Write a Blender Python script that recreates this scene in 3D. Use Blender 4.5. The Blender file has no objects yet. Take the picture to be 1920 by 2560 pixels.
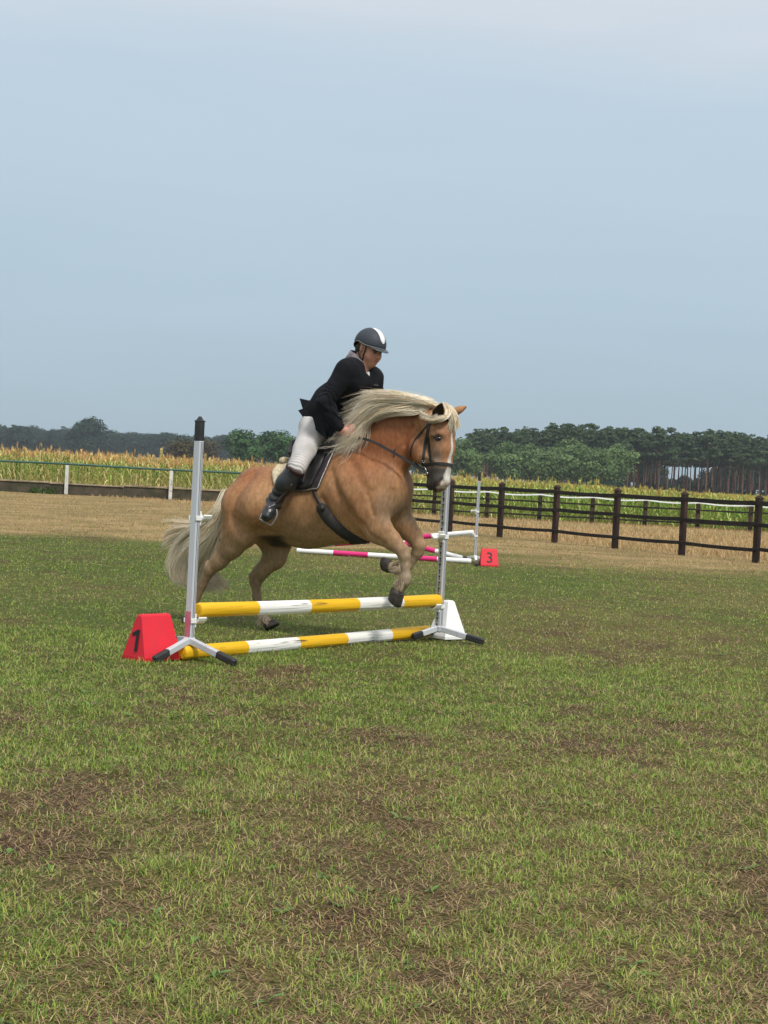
import bpy, math, random
import numpy as np
from mathutils import Vector, Matrix
from mathutils.bvhtree import BVHTree

# ------------------------------------------------------------------ camera, world, sun, exposure
SC = bpy.context.scene
COL = SC.collection
F, PW, PH = 3850.0, 1920.0, 2560.0
EYE = 1.2
ROLL = math.radians(2.98)
PITCH = math.atan(90.0 / F)
CAM = np.array([0.0, 0.0, EYE])
_fw = np.array([0, math.cos(PITCH), -math.sin(PITCH)])
_up0 = np.array([0, math.sin(PITCH), math.cos(PITCH)])
_r0 = np.array([1.0, 0, 0])
_rt = math.cos(ROLL) * _r0 + math.sin(ROLL) * _up0
_up = -math.sin(ROLL) * _r0 + math.cos(ROLL) * _up0
cam_data = bpy.data.cameras.new("camera")
cam_data.sensor_fit = 'VERTICAL'
cam_data.sensor_height = 36.0
cam_data.lens = 36.0 * F / PH
cam_data.clip_end = 6000
cam = bpy.data.objects.new("camera", cam_data)
COL.objects.link(cam)
cam.matrix_world = Matrix(((_rt[0], _up[0], -_fw[0], CAM[0]), (_rt[1], _up[1], -_fw[1], CAM[1]),
                           (_rt[2], _up[2], -_fw[2], CAM[2]), (0, 0, 0, 1)))
SC.camera = cam

SUN_EL, SUN_AZ = math.radians(52), math.radians(150)   # azimuth from +Y clockwise: behind the camera, to the right
SC.view_settings.view_transform = 'Standard'
SC.view_settings.look = 'None'
SC.view_settings.gamma = 1.0
SC.view_settings.use_curve_mapping = False
SC.view_settings.exposure = 0.0
SC.cycles.use_denoising = True
SC.cycles.max_bounces = 6
SC.cycles.volume_bounces = 0
SC.cycles.transparent_max_bounces = 8

w = bpy.data.worlds.new("World")
SC.world = w
w.use_nodes = True
nt = w.node_tree
nt.nodes.clear()
N = nt.nodes.new
out = N('ShaderNodeOutputWorld')
sky = N('ShaderNodeTexSky'); sky.sky_type = 'NISHITA'; sky.sun_disc = False
sky.sun_elevation = SUN_EL; sky.sun_rotation = SUN_AZ
sky.air_density = 1.4; sky.dust_density = 3.0
bg1 = N('ShaderNodeBackground'); bg1.inputs[1].default_value = 0.08
nt.links.new(sky.outputs[0], bg1.inputs[0])
tc = N('ShaderNodeTexCoord')
sep = N('ShaderNodeSeparateXYZ'); nt.links.new(tc.outputs['Generated'], sep.inputs[0])
mp = N('ShaderNodeMapping'); mp.inputs['Scale'].default_value = (1.3, 1.3, 9.0)
nt.links.new(tc.outputs['Generated'], mp.inputs[0])
nz = N('ShaderNodeTexNoise'); nz.inputs['Scale'].default_value = 1.6; nz.inputs['Detail'].default_value = 4
nt.links.new(mp.outputs[0], nz.inputs[0])
ma = N('ShaderNodeMath'); ma.operation = 'MULTIPLY_ADD'; ma.inputs[1].default_value = 0.17; ma.inputs[2].default_value = -0.085
nt.links.new(nz.outputs[0], ma.inputs[0])
ad = N('ShaderNodeMath'); ad.operation = 'ADD'
nt.links.new(sep.outputs[2], ad.inputs[0]); nt.links.new(ma.outputs[0], ad.inputs[1])
rp = N('ShaderNodeValToRGB')
els = [(0.0, (.40, .52, .60)), (0.055, (.43, .56, .655)), (0.13, (.485, .62, .74)), (0.225, (.55, .675, .79)),
       (0.275, (.62, .715, .81)), (0.33, (.72, .775, .84)), (0.7, (.90, .91, .94)), (1.0, (.96, .97, 1.0))]
cr = rp.color_ramp
cr.elements[0].position = els[0][0]; cr.elements[0].color = (*els[0][1], 1)
cr.elements[1].position = 1.0; cr.elements[1].color = (*els[-1][1], 1)
for p, c in els[1:-1]:
    e = cr.elements.new(p); e.color = (*c, 1)
nt.links.new(ad.outputs[0], rp.inputs[0])
bg2 = N('ShaderNodeBackground'); bg2.inputs[1].default_value = 1.0
nt.links.new(rp.outputs[0], bg2.inputs[0])
mx = N('ShaderNodeMixShader'); mx.inputs[0].default_value = 0.93
nt.links.new(bg1.outputs[0], mx.inputs[1]); nt.links.new(bg2.outputs[0], mx.inputs[2])
nt.links.new(mx.outputs[0], out.inputs[0])

sun_l = bpy.data.lights.new("sun", 'SUN')
sun_l.energy = 2.8; sun_l.angle = math.radians(11); sun_l.color = (1.0, .95, .88)
sun = bpy.data.objects.new("sun", sun_l); COL.objects.link(sun)
_sd = Vector((math.sin(SUN_AZ) * math.cos(SUN_EL), math.cos(SUN_AZ) * math.cos(SUN_EL), math.sin(SUN_EL)))
sun.rotation_euler = _sd.to_track_quat('Z', 'Y').to_euler()
sun.location = (-10, -10, 30)

# ------------------------------------------------------------------ geometry helpers
def ray(px, py):
    d = _fw + _rt * ((px - PW / 2) / F) - _up * ((py - PH / 2) / F)
    return d
def at_y(px, py, Y):
    d = ray(px, py); return CAM + d * (Y / d[1])
def at_h(px, py, h=0.0):
    d = ray(px, py); return CAM + d * ((h - EYE) / d[2])
def project(P):
    P = np.asarray(P, float) - CAM
    zc = P @ _fw
    return np.stack([PW / 2 + F * (P @ _rt) / zc, PH / 2 - F * (P @ _up) / zc], -1)

def setp(o, label=None, cat=None, group=None, kind=None):
    if label: o["label"] = label
    if cat: o["category"] = cat
    if group: o["group"] = group
    if kind: o["kind"] = kind
    return o
def empty(name, loc, label, cat, group=None):
    o = bpy.data.objects.new(name, None); o.empty_display_size = 0.1
    COL.objects.link(o); o.location = [float(v) for v in loc]
    return setp(o, label, cat, group)
def mesh_np(name, V, Fs, mat=None, smooth=False, col=None, mats=None, midx=None, uvrand=None):
    """V (n,3); Fs: list of int arrays (m,3) and/or (m,4)."""
    me = bpy.data.meshes.new(name)
    V = np.asarray(V, np.float32)
    if not isinstance(Fs, list): Fs = [Fs]
    Fs = [np.asarray(f, np.int32) for f in Fs if len(f)]
    idx = np.concatenate([f.ravel() for f in Fs])
    tot = np.concatenate([np.full(len(f), f.shape[1], np.int32) for f in Fs])
    st = np.concatenate([[0], np.cumsum(tot)[:-1]]).astype(np.int32)
    me.vertices.add(len(V)); me.vertices.foreach_set('co', V.ravel())
    me.loops.add(len(idx)); me.loops.foreach_set('vertex_index', idx)
    me.polygons.add(len(tot)); me.polygons.foreach_set('loop_start', st)
    try: me.polygons.foreach_set('loop_total', tot)
    except Exception: pass
    if col is not None:
        a = me.color_attributes.new('Col', 'FLOAT_COLOR', 'POINT')
        c = np.ones((len(V), 4), np.float32); c[:, :3] = col
        a.data.foreach_set('color', c.ravel())
    for m in (mats or ([mat] if mat else [])): me.materials.append(m)
    if midx is not None: me.polygons.foreach_set('material_index', np.asarray(midx, np.int32))
    me.update(calc_edges=True)
    me.validate()
    me.polygons.foreach_set('use_smooth', np.full(len(me.polygons), smooth, bool))
    return me
def link(name, me, parent=None, loc=None):
    o = bpy.data.objects.new(name, me); COL.objects.link(o)
    if parent is not None: o.parent = parent
    if loc is not None: o.location = [float(v) for v in loc]
    return o

class MB:
    """collects pieces (world coordinates) into one mesh object"""
    def __init__(s): s.V = []; s.T = []; s.Q = []; s.C = []; s.n = 0; s.mi = []
    def add(s, V, faces, col=None):
        V = np.asarray(V, float)
        f = np.asarray(faces) if not isinstance(faces, list) else None
        groups = [f] if f is not None else [np.array([q for q in faces if len(q) == k]) for k in (3, 4)]
        for g in groups:
            if g is None or len(g) == 0: continue
            (s.T if g.shape[1] == 3 else s.Q).append(g + s.n)
        s.V.append(V); s.n += len(V)
        s.C.append(np.tile(np.array(col if col is not None else (1, 1, 1), float), (len(V), 1)) if col is None or np.ndim(col) == 1 else np.asarray(col))
    def box(s, c, size, R=None, col=None, taper=1.0):
        x, y, z = np.array(size) / 2
        V = np.array([[sx * x * (taper if sz > 0 else 1), sy * y * (taper if sz > 0 else 1), sz * z] for sz in (-1, 1) for sy in (-1, 1) for sx in (-1, 1)])
        if R is not None: V = V @ np.asarray(R).T
        s.add(V + np.asarray(c), [(0, 2, 3, 1), (4, 5, 7, 6), (0, 1, 5, 4), (2, 6, 7, 3), (0, 4, 6, 2), (1, 3, 7, 5)], col)
    def bbox(s, c, size, R=None, b=0.004, col=None):
        """box with bevelled edges (chamfer)"""
        hx, hy, hz = np.array(size) / 2
        b = min(b, hx * .6, hy * .6, hz * .6)
        P = []
        for sx in (-1, 1):
            for sy in (-1, 1):
                for sz in (-1, 1):
                    P.append((sx * hx, sy * (hy - b), sz * (hz - b)))
                    P.append((sx * (hx - b), sy * hy, sz * (hz - b)))
                    P.append((sx * (hx - b), sy * (hy - b), sz * hz))
        P = np.array(P)
        def i(sx, sy, sz, a): return (((sx > 0) * 2 + (sy > 0)) * 2 + (sz > 0)) * 3 + a
        fs = []
        for a in range(3):
            for sg in (-1, 1):
                o = [k for k in range(3) if k != a]
                q = []
                for u, v in ((-1, -1), (1, -1), (1, 1), (-1, 1)):
                    t = [0, 0, 0]; t[a] = sg; t[o[0]] = u; t[o[1]] = v
                    q.append(i(*t, a))
                fs.append(tuple(q))
        for a in range(3):
            o = [k for k in range(3) if k != a]
            for u in (-1, 1):
                for v in (-1, 1):
                    q = []
                    for sg, ax in ((-1, o[0]), (1, o[0]), (1, o[1]), (-1, o[1])):
                        t = [0, 0, 0]; t[a] = sg; t[o[0]] = u; t[o[1]] = v
                        q.append(i(*t, ax))
                    fs.append(tuple(q))
        for sx in (-1, 1):
            for sy in (-1, 1):
                for sz in (-1, 1):
                    fs.append(tuple(i(sx, sy, sz, a) for a in range(3)))
        V = P if R is None else P @ np.asarray(R).T
        s.add(V + np.asarray(c), fs, col)
    def tube(s, pts, rad, n=8, col=None, caps=True, flat=None, up=(0, 0, 1)):
        pts = np.asarray(pts, float); m = len(pts)
        rad = np.broadcast_to(np.asarray(rad, float), (m,)) if np.ndim(rad) <= 1 else rad
        T = np.gradient(pts, axis=0); T /= np.linalg.norm(T, axis=1)[:, None] + 1e-12
        U = np.asarray(up, float)
        rings = []
        prev = None
        for k in range(m):
            a = np.cross(T[k], U) if prev is None else prev - T[k] * (prev @ T[k])
            if np.linalg.norm(a) < 1e-6: a = np.cross(T[k], (1, 0, 0))
            a /= np.linalg.norm(a); b = np.cross(T[k], a); prev = a
            th = np.arange(n) * 2 * math.pi / n
            fl = 1.0 if flat is None else flat
            rings.append(pts[k] + rad[k] * (np.cos(th)[:, None] * a + fl * np.sin(th)[:, None] * b))
        V = np.concatenate(rings)
        fs = [(k * n + j, k * n + (j + 1) % n, (k + 1) * n + (j + 1) % n, (k + 1) * n + j) for k in range(m - 1) for j in range(n)]
        if caps:
            V = np.concatenate([V, pts[:1], pts[-1:]])
            a, b = m * n, m * n + 1
            fs += [(a, (j + 1) % n, j) for j in range(n)] + [(b, (m - 1) * n + j, (m - 1) * n + (j + 1) % n) for j in range(n)]
        if col is not None and np.ndim(col) == 2:
            c = np.repeat(np.asarray(col), n, axis=0)
            if caps: c = np.concatenate([c, c[:1], c[-1:]])
            col = c
        s.add(V, fs, col)
    def beam(s, a, b, wy, wz, col=None, up=(0, 0, 1), bev=0.003, roll=0):
        a = np.asarray(a, float); b = np.asarray(b, float)
        R = frame(b - a, up)
        s.bbox((a + b) / 2, (np.linalg.norm(b - a), wy, wz), R, bev, col)
    def ribbon(s, pts, nrm, wid, th, col=None):
        """flat strap: pts on a surface, nrm outward normals"""
        pts = np.asarray(pts, float); nrm = np.asarray(nrm, float)
        T = np.gradient(pts, axis=0); T /= np.linalg.norm(T, axis=1)[:, None] + 1e-12
        S = np.cross(T, nrm); S /= np.linalg.norm(S, axis=1)[:, None] + 1e-12
        wid = np.broadcast_to(np.asarray(wid, float), (len(pts),))[:, None]
        A = pts - S * wid / 2 - nrm * th; B = pts + S * wid / 2 - nrm * th
        C = pts + S * wid * .42 + nrm * th; D = pts - S * wid * .42 + nrm * th
        m = len(pts)
        V = np.stack([A, B, C, D], 1).reshape(-1, 3)
        fs = [(k * 4 + j, k * 4 + (j + 1) % 4, k * 4 + 4 + (j + 1) % 4, k * 4 + 4 + j) for k in range(m - 1) for j in range(4)]
        fs += [(3, 2, 1, 0), tuple((m - 1) * 4 + j for j in range(4))]
        s.add(V, fs, col)
    def ellipsoid(s, c, r, R=None, nu=16, nv=10, col=None):
        th = np.linspace(0, math.pi, nv + 1)[1:-1]; ph = np.arange(nu) * 2 * math.pi / nu
        V = [(0, 0, 1)] + [(math.sin(t) * math.cos(p), math.sin(t) * math.sin(p), math.cos(t)) for t in th for p in ph] + [(0, 0, -1)]
        V = np.array(V) * np.asarray(r)
        if R is not None: V = V @ np.asarray(R).T
        fs = [(0, 1 + j, 1 + (j + 1) % nu) for j in range(nu)]
        for k in range(len(th) - 1):
            fs += [(1 + k * nu + j, 1 + (k + 1) * nu + j, 1 + (k + 1) * nu + (j + 1) % nu, 1 + k * nu + (j + 1) % nu) for j in range(nu)]
        l = len(V) - 1; b = 1 + (len(th) - 1) * nu
        fs += [(l, b + (j + 1) % nu, b + j) for j in range(nu)]
        s.add(V + np.asarray(c), fs, col)
    def build(s, name, mat, parent=None, smooth=False, org=None):
        V = np.concatenate(s.V)
        if org is None and parent is not None:
            org = world_loc(parent)
        if org is not None: V = V - np.asarray(org)
        Fs = []
        if s.T: Fs.append(np.concatenate(s.T))
        if s.Q: Fs.append(np.concatenate(s.Q))
        me = mesh_np(name, V, Fs, mat, smooth, np.concatenate(s.C))
        return link(name, me, parent, org if parent is None else None)
def world_loc(o):
    l = np.zeros(3)
    while o is not None:
        l = l + np.array(o.location); o = o.parent
    return l
def frame(d, up=(0, 0, 1)):
    """columns: x along d, y sideways, z up-ish"""
    x = np.asarray(d, float); x = x / np.linalg.norm(x)
    y = np.cross(np.asarray(up, float), x)
    if np.linalg.norm(y) < 1e-6: y = np.cross((1, 0, 0), x)
    y /= np.linalg.norm(y); z = np.cross(x, y)
    return np.stack([x, y, z], 1)
def rotz(a):
    c, s_ = math.cos(a), math.sin(a); return np.array([[c, -s_, 0], [s_, c, 0], [0, 0, 1]])
def smoothpath(pts, n):
    pts = np.asarray(pts, float)
    if len(pts) == 2:
        t = np.linspace(0, 1, n)[:, None]; return pts[0] * (1 - t) + pts[1] * t
    P = np.concatenate([[2 * pts[0] - pts[1]], pts, [2 * pts[-1] - pts[-2]]])
    t = np.linspace(0, len(pts) - 1 - 1e-6, n); i = t.astype(int); u = (t - i)[:, None]
    a, b, c, d = P[i], P[i + 1], P[i + 2], P[i + 3]
    return 0.5 * ((2 * b) + (-a + c) * u + (2 * a - 5 * b + 4 * c - d) * u ** 2 + (-a + 3 * b - 3 * c + d) * u ** 3)

def _hash(i, j, k, seed):
    h = (i.astype(np.int64) * 374761393 + j.astype(np.int64) * 668265263 + k.astype(np.int64) * 2147483647 + seed * 1274126177) & 0x7fffffff
    h = ((h ^ (h >> 13)) * 1274126177) & 0x7fffffff
    h = (h ^ (h >> 16)) & 0xffffff
    return h / float(0xffffff)
def vnoise(P, scale=1.0, seed=0, oct=1):
    """value noise -1..1"""
    P = np.asarray(P, float)
    if P.shape[-1] == 2: P = np.concatenate([P, np.zeros(P.shape[:-1] + (1,))], -1)
    tot = 0; amp = 1; nrm = 0
    for o in range(oct):
        Q = P * scale * 2 ** o + 17.3 * o
        I = np.floor(Q).astype(np.int64); u = Q - I; u = u * u * (3 - 2 * u)
        v = 0
        for dx in (0, 1):
            for dy in (0, 1):
                for dz in (0, 1):
                    wgt = (u[..., 0] if dx else 1 - u[..., 0]) * (u[..., 1] if dy else 1 - u[..., 1]) * (u[..., 2] if dz else 1 - u[..., 2])
                    v = v + wgt * _hash(I[..., 0] + dx, I[..., 1] + dy, I[..., 2] + dz, seed + o)
        tot = tot + amp * (v * 2 - 1); nrm += amp; amp *= .55
    return tot / nrm

# ------------------------------------------------------------------ materials
def srgb(r, g, b):
    f = lambda c: (c / 255 / 12.92) if c / 255 <= .04045 else ((c / 255 + .055) / 1.055) ** 2.4
    return (f(r), f(g), f(b))
MATS = {}
def mat(name, c1, c2=None, scale=8.0, rough=.7, metal=0.0, bump=0.0, bscale=40.0, attr=False, spec=.4, stretch=None,
        detail=5.0, lo=.35, hi=.65, dist=.01, dirt=None, dscale=6.0, dlo=.55, dhi=.7, transl=0.0, coat=0.0, sheen=0.0):
    if name in MATS: return MATS[name]
    m = bpy.data.materials.new(name); m.use_nodes = True; t = m.node_tree; t.nodes.clear()
    n = t.nodes.new; L = t.links.new
    o = n('ShaderNodeOutputMaterial'); b = n('ShaderNodeBsdfPrincipled')
    b.inputs['Roughness'].default_value = rough; b.inputs['Metallic'].default_value = metal
    b.inputs['Specular IOR Level'].default_value = spec
    if coat: b.inputs['Coat Weight'].default_value = coat
    if sheen:
        b.inputs['Sheen Weight'].default_value = sheen; b.inputs['Sheen Roughness'].default_value = .4
    co = n('ShaderNodeTexCoord'); src = co.outputs['Object']
    if stretch:
        mpp = n('ShaderNodeMapping'); mpp.inputs['Scale'].default_value = stretch; L(src, mpp.inputs[0]); src = mpp.outputs[0]
    c2 = c2 or tuple(x * .8 for x in c1)
    no = n('ShaderNodeTexNoise'); no.inputs['Scale'].default_value = scale; no.inputs['Detail'].default_value = detail
    L(src, no.inputs[0])
    mr = n('ShaderNodeMapRange'); mr.inputs[1].default_value = lo; mr.inputs[2].default_value = hi; L(no.outputs[0], mr.inputs[0])
    mc = n('ShaderNodeMix'); mc.data_type = 'RGBA'; mc.inputs[6].default_value = (*c1, 1); mc.inputs[7].default_value = (*c2, 1)
    L(mr.outputs[0], mc.inputs[0]); colr = mc.outputs[2]
    if attr:
        at = n('ShaderNodeAttribute'); at.attribute_name = 'Col'
        mm = n('ShaderNodeMix'); mm.data_type = 'RGBA'; mm.blend_type = 'MULTIPLY'; mm.inputs[0].default_value = 1
        L(at.outputs['Color'], mm.inputs[6]); L(colr, mm.inputs[7]); colr = mm.outputs[2]
    if dirt:
        n2 = n('ShaderNodeTexNoise'); n2.inputs['Scale'].default_value = dscale; n2.inputs['Detail'].default_value = 8; n2.inputs['Roughness'].default_value = .7
        L(src, n2.inputs[0])
        m2 = n('ShaderNodeMapRange'); m2.inputs[1].default_value = dlo; m2.inputs[2].default_value = dhi; L(n2.outputs[0], m2.inputs[0])
        m3 = n('ShaderNodeMix'); m3.data_type = 'RGBA'; L(m2.outputs[0], m3.inputs[0]); L(colr, m3.inputs[6]); m3.inputs[7].default_value = (*dirt, 1)
        colr = m3.outputs[2]
    L(colr, b.inputs['Base Color'])
    if bump:
        nb = n('ShaderNodeTexNoise'); nb.inputs['Scale'].default_value = bscale; nb.inputs['Detail'].default_value = 6; L(src, nb.inputs[0])
        bm = n('ShaderNodeBump'); bm.inputs['Strength'].default_value = bump; bm.inputs['Distance'].default_value = dist
        L(nb.outputs[0], bm.inputs['Height']); L(bm.outputs[0], b.inputs['Normal'])
    if transl:
        tr = n('ShaderNodeBsdfTranslucent'); L(colr, tr.inputs[0])
        ms = n('ShaderNodeMixShader'); ms.inputs[0].default_value = transl
        L(b.outputs[0], ms.inputs[1]); L(tr.outputs[0], ms.inputs[2]); L(ms.outputs[0], o.inputs[0])
    else: L(b.outputs[0], o.inputs[0])
    MATS[name] = m
    return m
# ------------------------------------------------------------------ ground
def boundary(X):   # distance where the green turf turns to dry straw
    return 23.6 + .9 * np.sin(X * .35 + 1) + .5 * np.sin(X * 1.1)
def fields(P):
    """bare: 0..1 bare earth, dry: 0..1 dry straw zone"""
    b = vnoise(P * [1, .75], 1.9, 3, 4) * .85 + vnoise(P * [1, .6], .45, 11, 2) * .32
    near = np.clip((13.0 - P[:, 1]) / 6, 0, 1)
    bare = np.clip(.12 * near + (b + .08 - .24 * (1 - near)) * 1.5 + .25 * vnoise(P * [1, .8], 4.5, 15, 2), 0, 1)
    dr = np.clip((P[:, 1] - boundary(P[:, 0]) + 3.2 * vnoise(P * [.6, 1], .7, 5, 4)) / 2.6 + .45, 0, 1)
    yel = np.clip(vnoise(P * [1, .7], .5, 21, 3) * 1.3 + .45, 0, 1)
    return bare, dr, yel
def ground_z(P):
    g = .012 * vnoise(P, 1.3, 7, 2) + .010 * vnoise(P, 5.0, 8, 2)
    return g * np.clip((40 - np.abs(P[:, 1] - 12)) / 20, 0, 1) - .006
xs = np.concatenate([-np.geomspace(1800, 14, 26), np.arange(-13.5, -6, .5), np.arange(-6, 6.01, .07), np.arange(6.5, 14, .5), np.geomspace(14, 1800, 26)])
ys = np.concatenate([[-400, -60, -12, -3, 0, 1.5, 2.5], np.arange(3, 15, .07), np.arange(15, 32, .16), np.arange(32, 60, 1.0), np.geomspace(61, 2600, 26)])
GX, GY = np.meshgrid(xs, ys)
GP = np.stack([GX.ravel(), GY.ravel()], -1)
gz = ground_z(GP)
bare, dr, yel = fields(GP)
nx, ny = len(xs), len(ys)
ii = (np.arange(ny - 1)[:, None] * nx + np.arange(nx - 1)[None]).ravel()
gq = np.stack([ii, ii + 1, ii + nx + 1, ii + nx], -1)
soil = np.array(srgb(94, 78, 56)); turf = np.array(srgb(86, 98, 46)); turf2 = np.array(srgb(110, 106, 60)); straw = np.array(srgb(172, 148, 106)); straw2 = np.array(srgb(124, 112, 70))
tn = np.clip(vnoise(GP * [.8, 1], 1.9, 33, 4) * 1.5 + .55, 0, 1)[:, None]
gc = turf * (1 - yel[:, None]) + turf2 * yel[:, None]
gc = gc * (1 - bare[:, None]) + soil * bare[:, None]
sc_ = straw * (1 - tn * .7) + straw2 * tn * .7
gc = gc * (1 - dr[:, None]) + sc_ * dr[:, None]
gm = mat('ground_turf', (1.2, 1.2, 1.2), (.42, .42, .42), scale=42, rough=.95, attr=True, bump=.6, bscale=70, dist=.03, detail=8, lo=.3, hi=.7, spec=.1)
g = link('ground', mesh_np('ground', np.column_stack([GP, gz]), gq, gm, True, gc))
setp(g, kind='structure', label='flat riding meadow of short green turf turning to dry straw further back')

# ------------------------------------------------------------------ corn field (nobody could count it)
def corn_template(rg, green):
    V = []; Q = []; C = []
    def strip(pts, wd, cols, nrm):
        n0 = len(V)
        for k, (p, w_) in enumerate(zip(pts, wd)):
            V.append(p - nrm * w_ / 2); V.append(p + nrm * w_ / 2); C.append(cols[k]); C.append(cols[k])
        for k in range(len(pts) - 1): Q.append((n0 + 2 * k, n0 + 2 * k + 1, n0 + 2 * k + 3, n0 + 2 * k + 2))
    gcol = np.array(srgb(158, 186, 84)); gd = np.array(srgb(84, 118, 50)); yc = np.array(srgb(232, 224, 150)); tan = np.array(srgb(232, 202, 146)); tas = np.array(srgb(240, 188, 128))
    H = 1.0
    for a in (0, 1.57):
        strip([np.array([0, 0, 0.]), np.array([0, 0, H * .5]), np.array([0, 0, H * .9])], (.022, .02, .01), [yc, gcol, gcol], np.array([math.cos(a), math.sin(a), 0]))
    nl = 11
    for i in range(nl):
        z = .10 + .76 * i / (nl - 1) + rg.uniform(-.03, .03)
        a = (i % 2) * math.pi + rg.uniform(-.7, .7)
        dirv = np.array([math.cos(a), math.sin(a), 0]); side = np.array([-math.sin(a), math.cos(a), 0])
        ln = rg.uniform(.28, .42) * (1.0 - .35 * abs(i / nl - .5)); up = rg.uniform(.5, 1.5) if i > nl * .55 else rg.uniform(.2, .9)
        t = np.linspace(0, 1, 6)
        dry = rg.random() < (.75 if i < 4 else (1 - green))
        pts = [np.array([0, 0, z]) + dirv * ln * (u ** .9) * (1 if up < 1.2 else .6) + np.array([0, 0, 1]) * ln * (up * u - (up * .55 + .7) * u * u) for u in t]
        c0 = (tan if rg.random() < .5 else yc) if dry else (gcol if rg.random() < .6 else gd)
        c1 = tan if rg.random() < .5 else (yc if dry else gcol)
        strip(pts, (.02, .042, .046, .036, .022, .003), [c0 * (1 - u) + c1 * u for u in t], side)
    for i in range(6):
        a = rg.uniform(0, 6.28); s_ = rg.uniform(.03, .07) if i else 0
        strip([np.array([0, 0, H * .84]), np.array([math.cos(a) * s_ * .6, math.sin(a) * s_ * .6, H * .92]), np.array([math.cos(a) * s_, math.sin(a) * s_, H * rg.uniform(.96, 1.02)])],
              (.016, .018, .006), [tas * .9, tas, tas], np.array([-math.sin(a), math.cos(a), 0]))
    return np.array(V), np.array(Q), np.array(C)
rg = random.Random(5)
temps = [corn_template(rg, .45 + .10 * k) for k in range(6)]
npr = np.random.RandomState(4)
pos = []
def corn_h(X, Y):
    l = np.clip((X + 8) / 20, 0, 1)
    return 1.50 - .33 * l
for r in range(90):
    Y = 51.4 + r * .55
    if r > 16: Y = 51.4 + 16 * .55 + (r - 16) * (.7 + (r - 16) * .04)
    half = Y * .27 + (14 if r < 40 else 24)
    sp = .17 if r < 10 else .26 * (Y / 60)
    X = np.arange(-half, half, sp); X = X + npr.uniform(-.06, .06, len(X))
    if Y < 54.6: X = X[X > -1.0 + 0 * X]
    pos.append(np.column_stack([X, Y + npr.uniform(-.12, .12, len(X)), np.full(len(X), r)]))
pos = np.concatenate(pos)
# edge of the field is nearer on the left than behind the second fence on the right
VV, QQ, CC = [], [], []
n0 = 0
for ti, (tV, tQ, tC) in enumerate(temps):
    sel = pos[ti::6]
    m = len(sel)
    a = npr.uniform(0, 6.28, m); h = corn_h(sel[:, 0], sel[:, 1]) * npr.uniform(.84, 1.06, m) * (1 + .14 * (npr.rand(m) > .955)) * (1 + .05 * vnoise(sel[:, :2], .35, 40, 2))
    wd = npr.uniform(.85, 1.25, m)
    ca, sa = np.cos(a), np.sin(a)
    x = (tV[None, :, 0] * ca[:, None] - tV[None, :, 1] * sa[:, None]) * wd[:, None] + sel[:, 0][:, None]
    y = (tV[None, :, 0] * sa[:, None] + tV[None, :, 1] * ca[:, None]) * wd[:, None] + sel[:, 1][:, None]
    z = tV[None, :, 2] * h[:, None]
    VV.append(np.stack([x, y, z], -1).reshape(-1, 3))
    QQ.append((tQ[None] + (np.arange(m) * len(tV))[:, None, None]).reshape(-1, 4) + n0)
    tint = npr.uniform(.62, 1.15, (m, 1, 1)) * np.array([1, 1, 1.0]) + npr.uniform(-.06, .06, (m, 1, 3))
    gg = np.clip(.5 + vnoise(sel[:, :2], .5, 41, 2), 0, 1)[:, None, None]
    rt_ = np.clip((sel[:, 0] + 2) / 8, 0, 1)[:, None, None]; tint = tint * (1 - rt_ * np.array([.22, .02, .30]))
    CC.append((tC[None] * tint * (1 - gg * .12 * np.array([1.0, 0, .6]))).reshape(-1, 3))
    n0 += m * len(tV)
cm = mat('corn_leaf', (1, 1, 1), (.86, .86, .8), scale=3, rough=.6, attr=True, transl=.25, spec=.25)
c = link('corn_field', mesh_np('corn_field', np.concatenate(VV), np.concatenate(QQ), cm, False, np.concatenate(CC)))
setp(c, kind='stuff', label='ripening corn field with tan tassels and yellow green leaves behind the fences')

# ------------------------------------------------------------------ fences
dark = mat('dark_wood', srgb(68, 48, 40), srgb(34, 26, 22), scale=5, rough=.8, bump=.4, bscale=30, stretch=(1, 1, .25), detail=8, dirt=srgb(84, 62, 48), dscale=9, dlo=.55, dhi=.75)
railm = mat('dark_rail', srgb(44, 36, 30), srgb(22, 19, 17), scale=4, rough=.8, bump=.4, bscale=30, detail=8, dirt=srgb(62, 72, 46), dscale=7, dlo=.56, dhi=.78)
P1 = [at_h(1883, 1405), at_h(1693, 1388), at_h(1523, 1370), at_h(1373, 1354.5), at_h(1238, 1341.5)]
P1 = np.array(P1)
A = np.polyfit(P1[:, 0], P1[:, 1], 1)
dirf = np.array([1, A[0]]) / math.hypot(1, A[0])
tpos = [(p[:2] - P1[0][:2]) @ dirf for p in P1]
step = (tpos[-1] - tpos[0]) / 4
base0 = np.array([P1[0][0], A[0] * P1[0][0] + A[1]])
posts = [np.array([*(base0 + dirf * step * k), 0]) for k in range(-4, 8)]
fdir = np.array([*dirf, 0]); fR = frame(fdir)
fn = empty('wooden_fence', posts[0], 'dark brown three rail wooden paddock fence with pointed posts, the nearer one', 'fence')
frg = random.Random(9)
for p in posts:
    mb = MB()
    R = fR @ np.array([[math.cos(.03 * frg.uniform(-1, 1)), 0, 0], [0, 1, 0], [0, 0, 1]])
    mb.bbox(p + [0, 0, .57], (.102, .102, 1.14), fR, .006)
    mb.bbox(p + [0, 0, 1.152], (.128, .128, .022), fR, .006)
    mb.box(p + [0, 0, 1.18], (.11, .11, .045), fR, taper=.35)
    mb.build('post', dark, fn)
side = np.cross(fdir, (0, 0, 1)); side = side if side[1] < 0 else -side      # towards the camera
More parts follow.
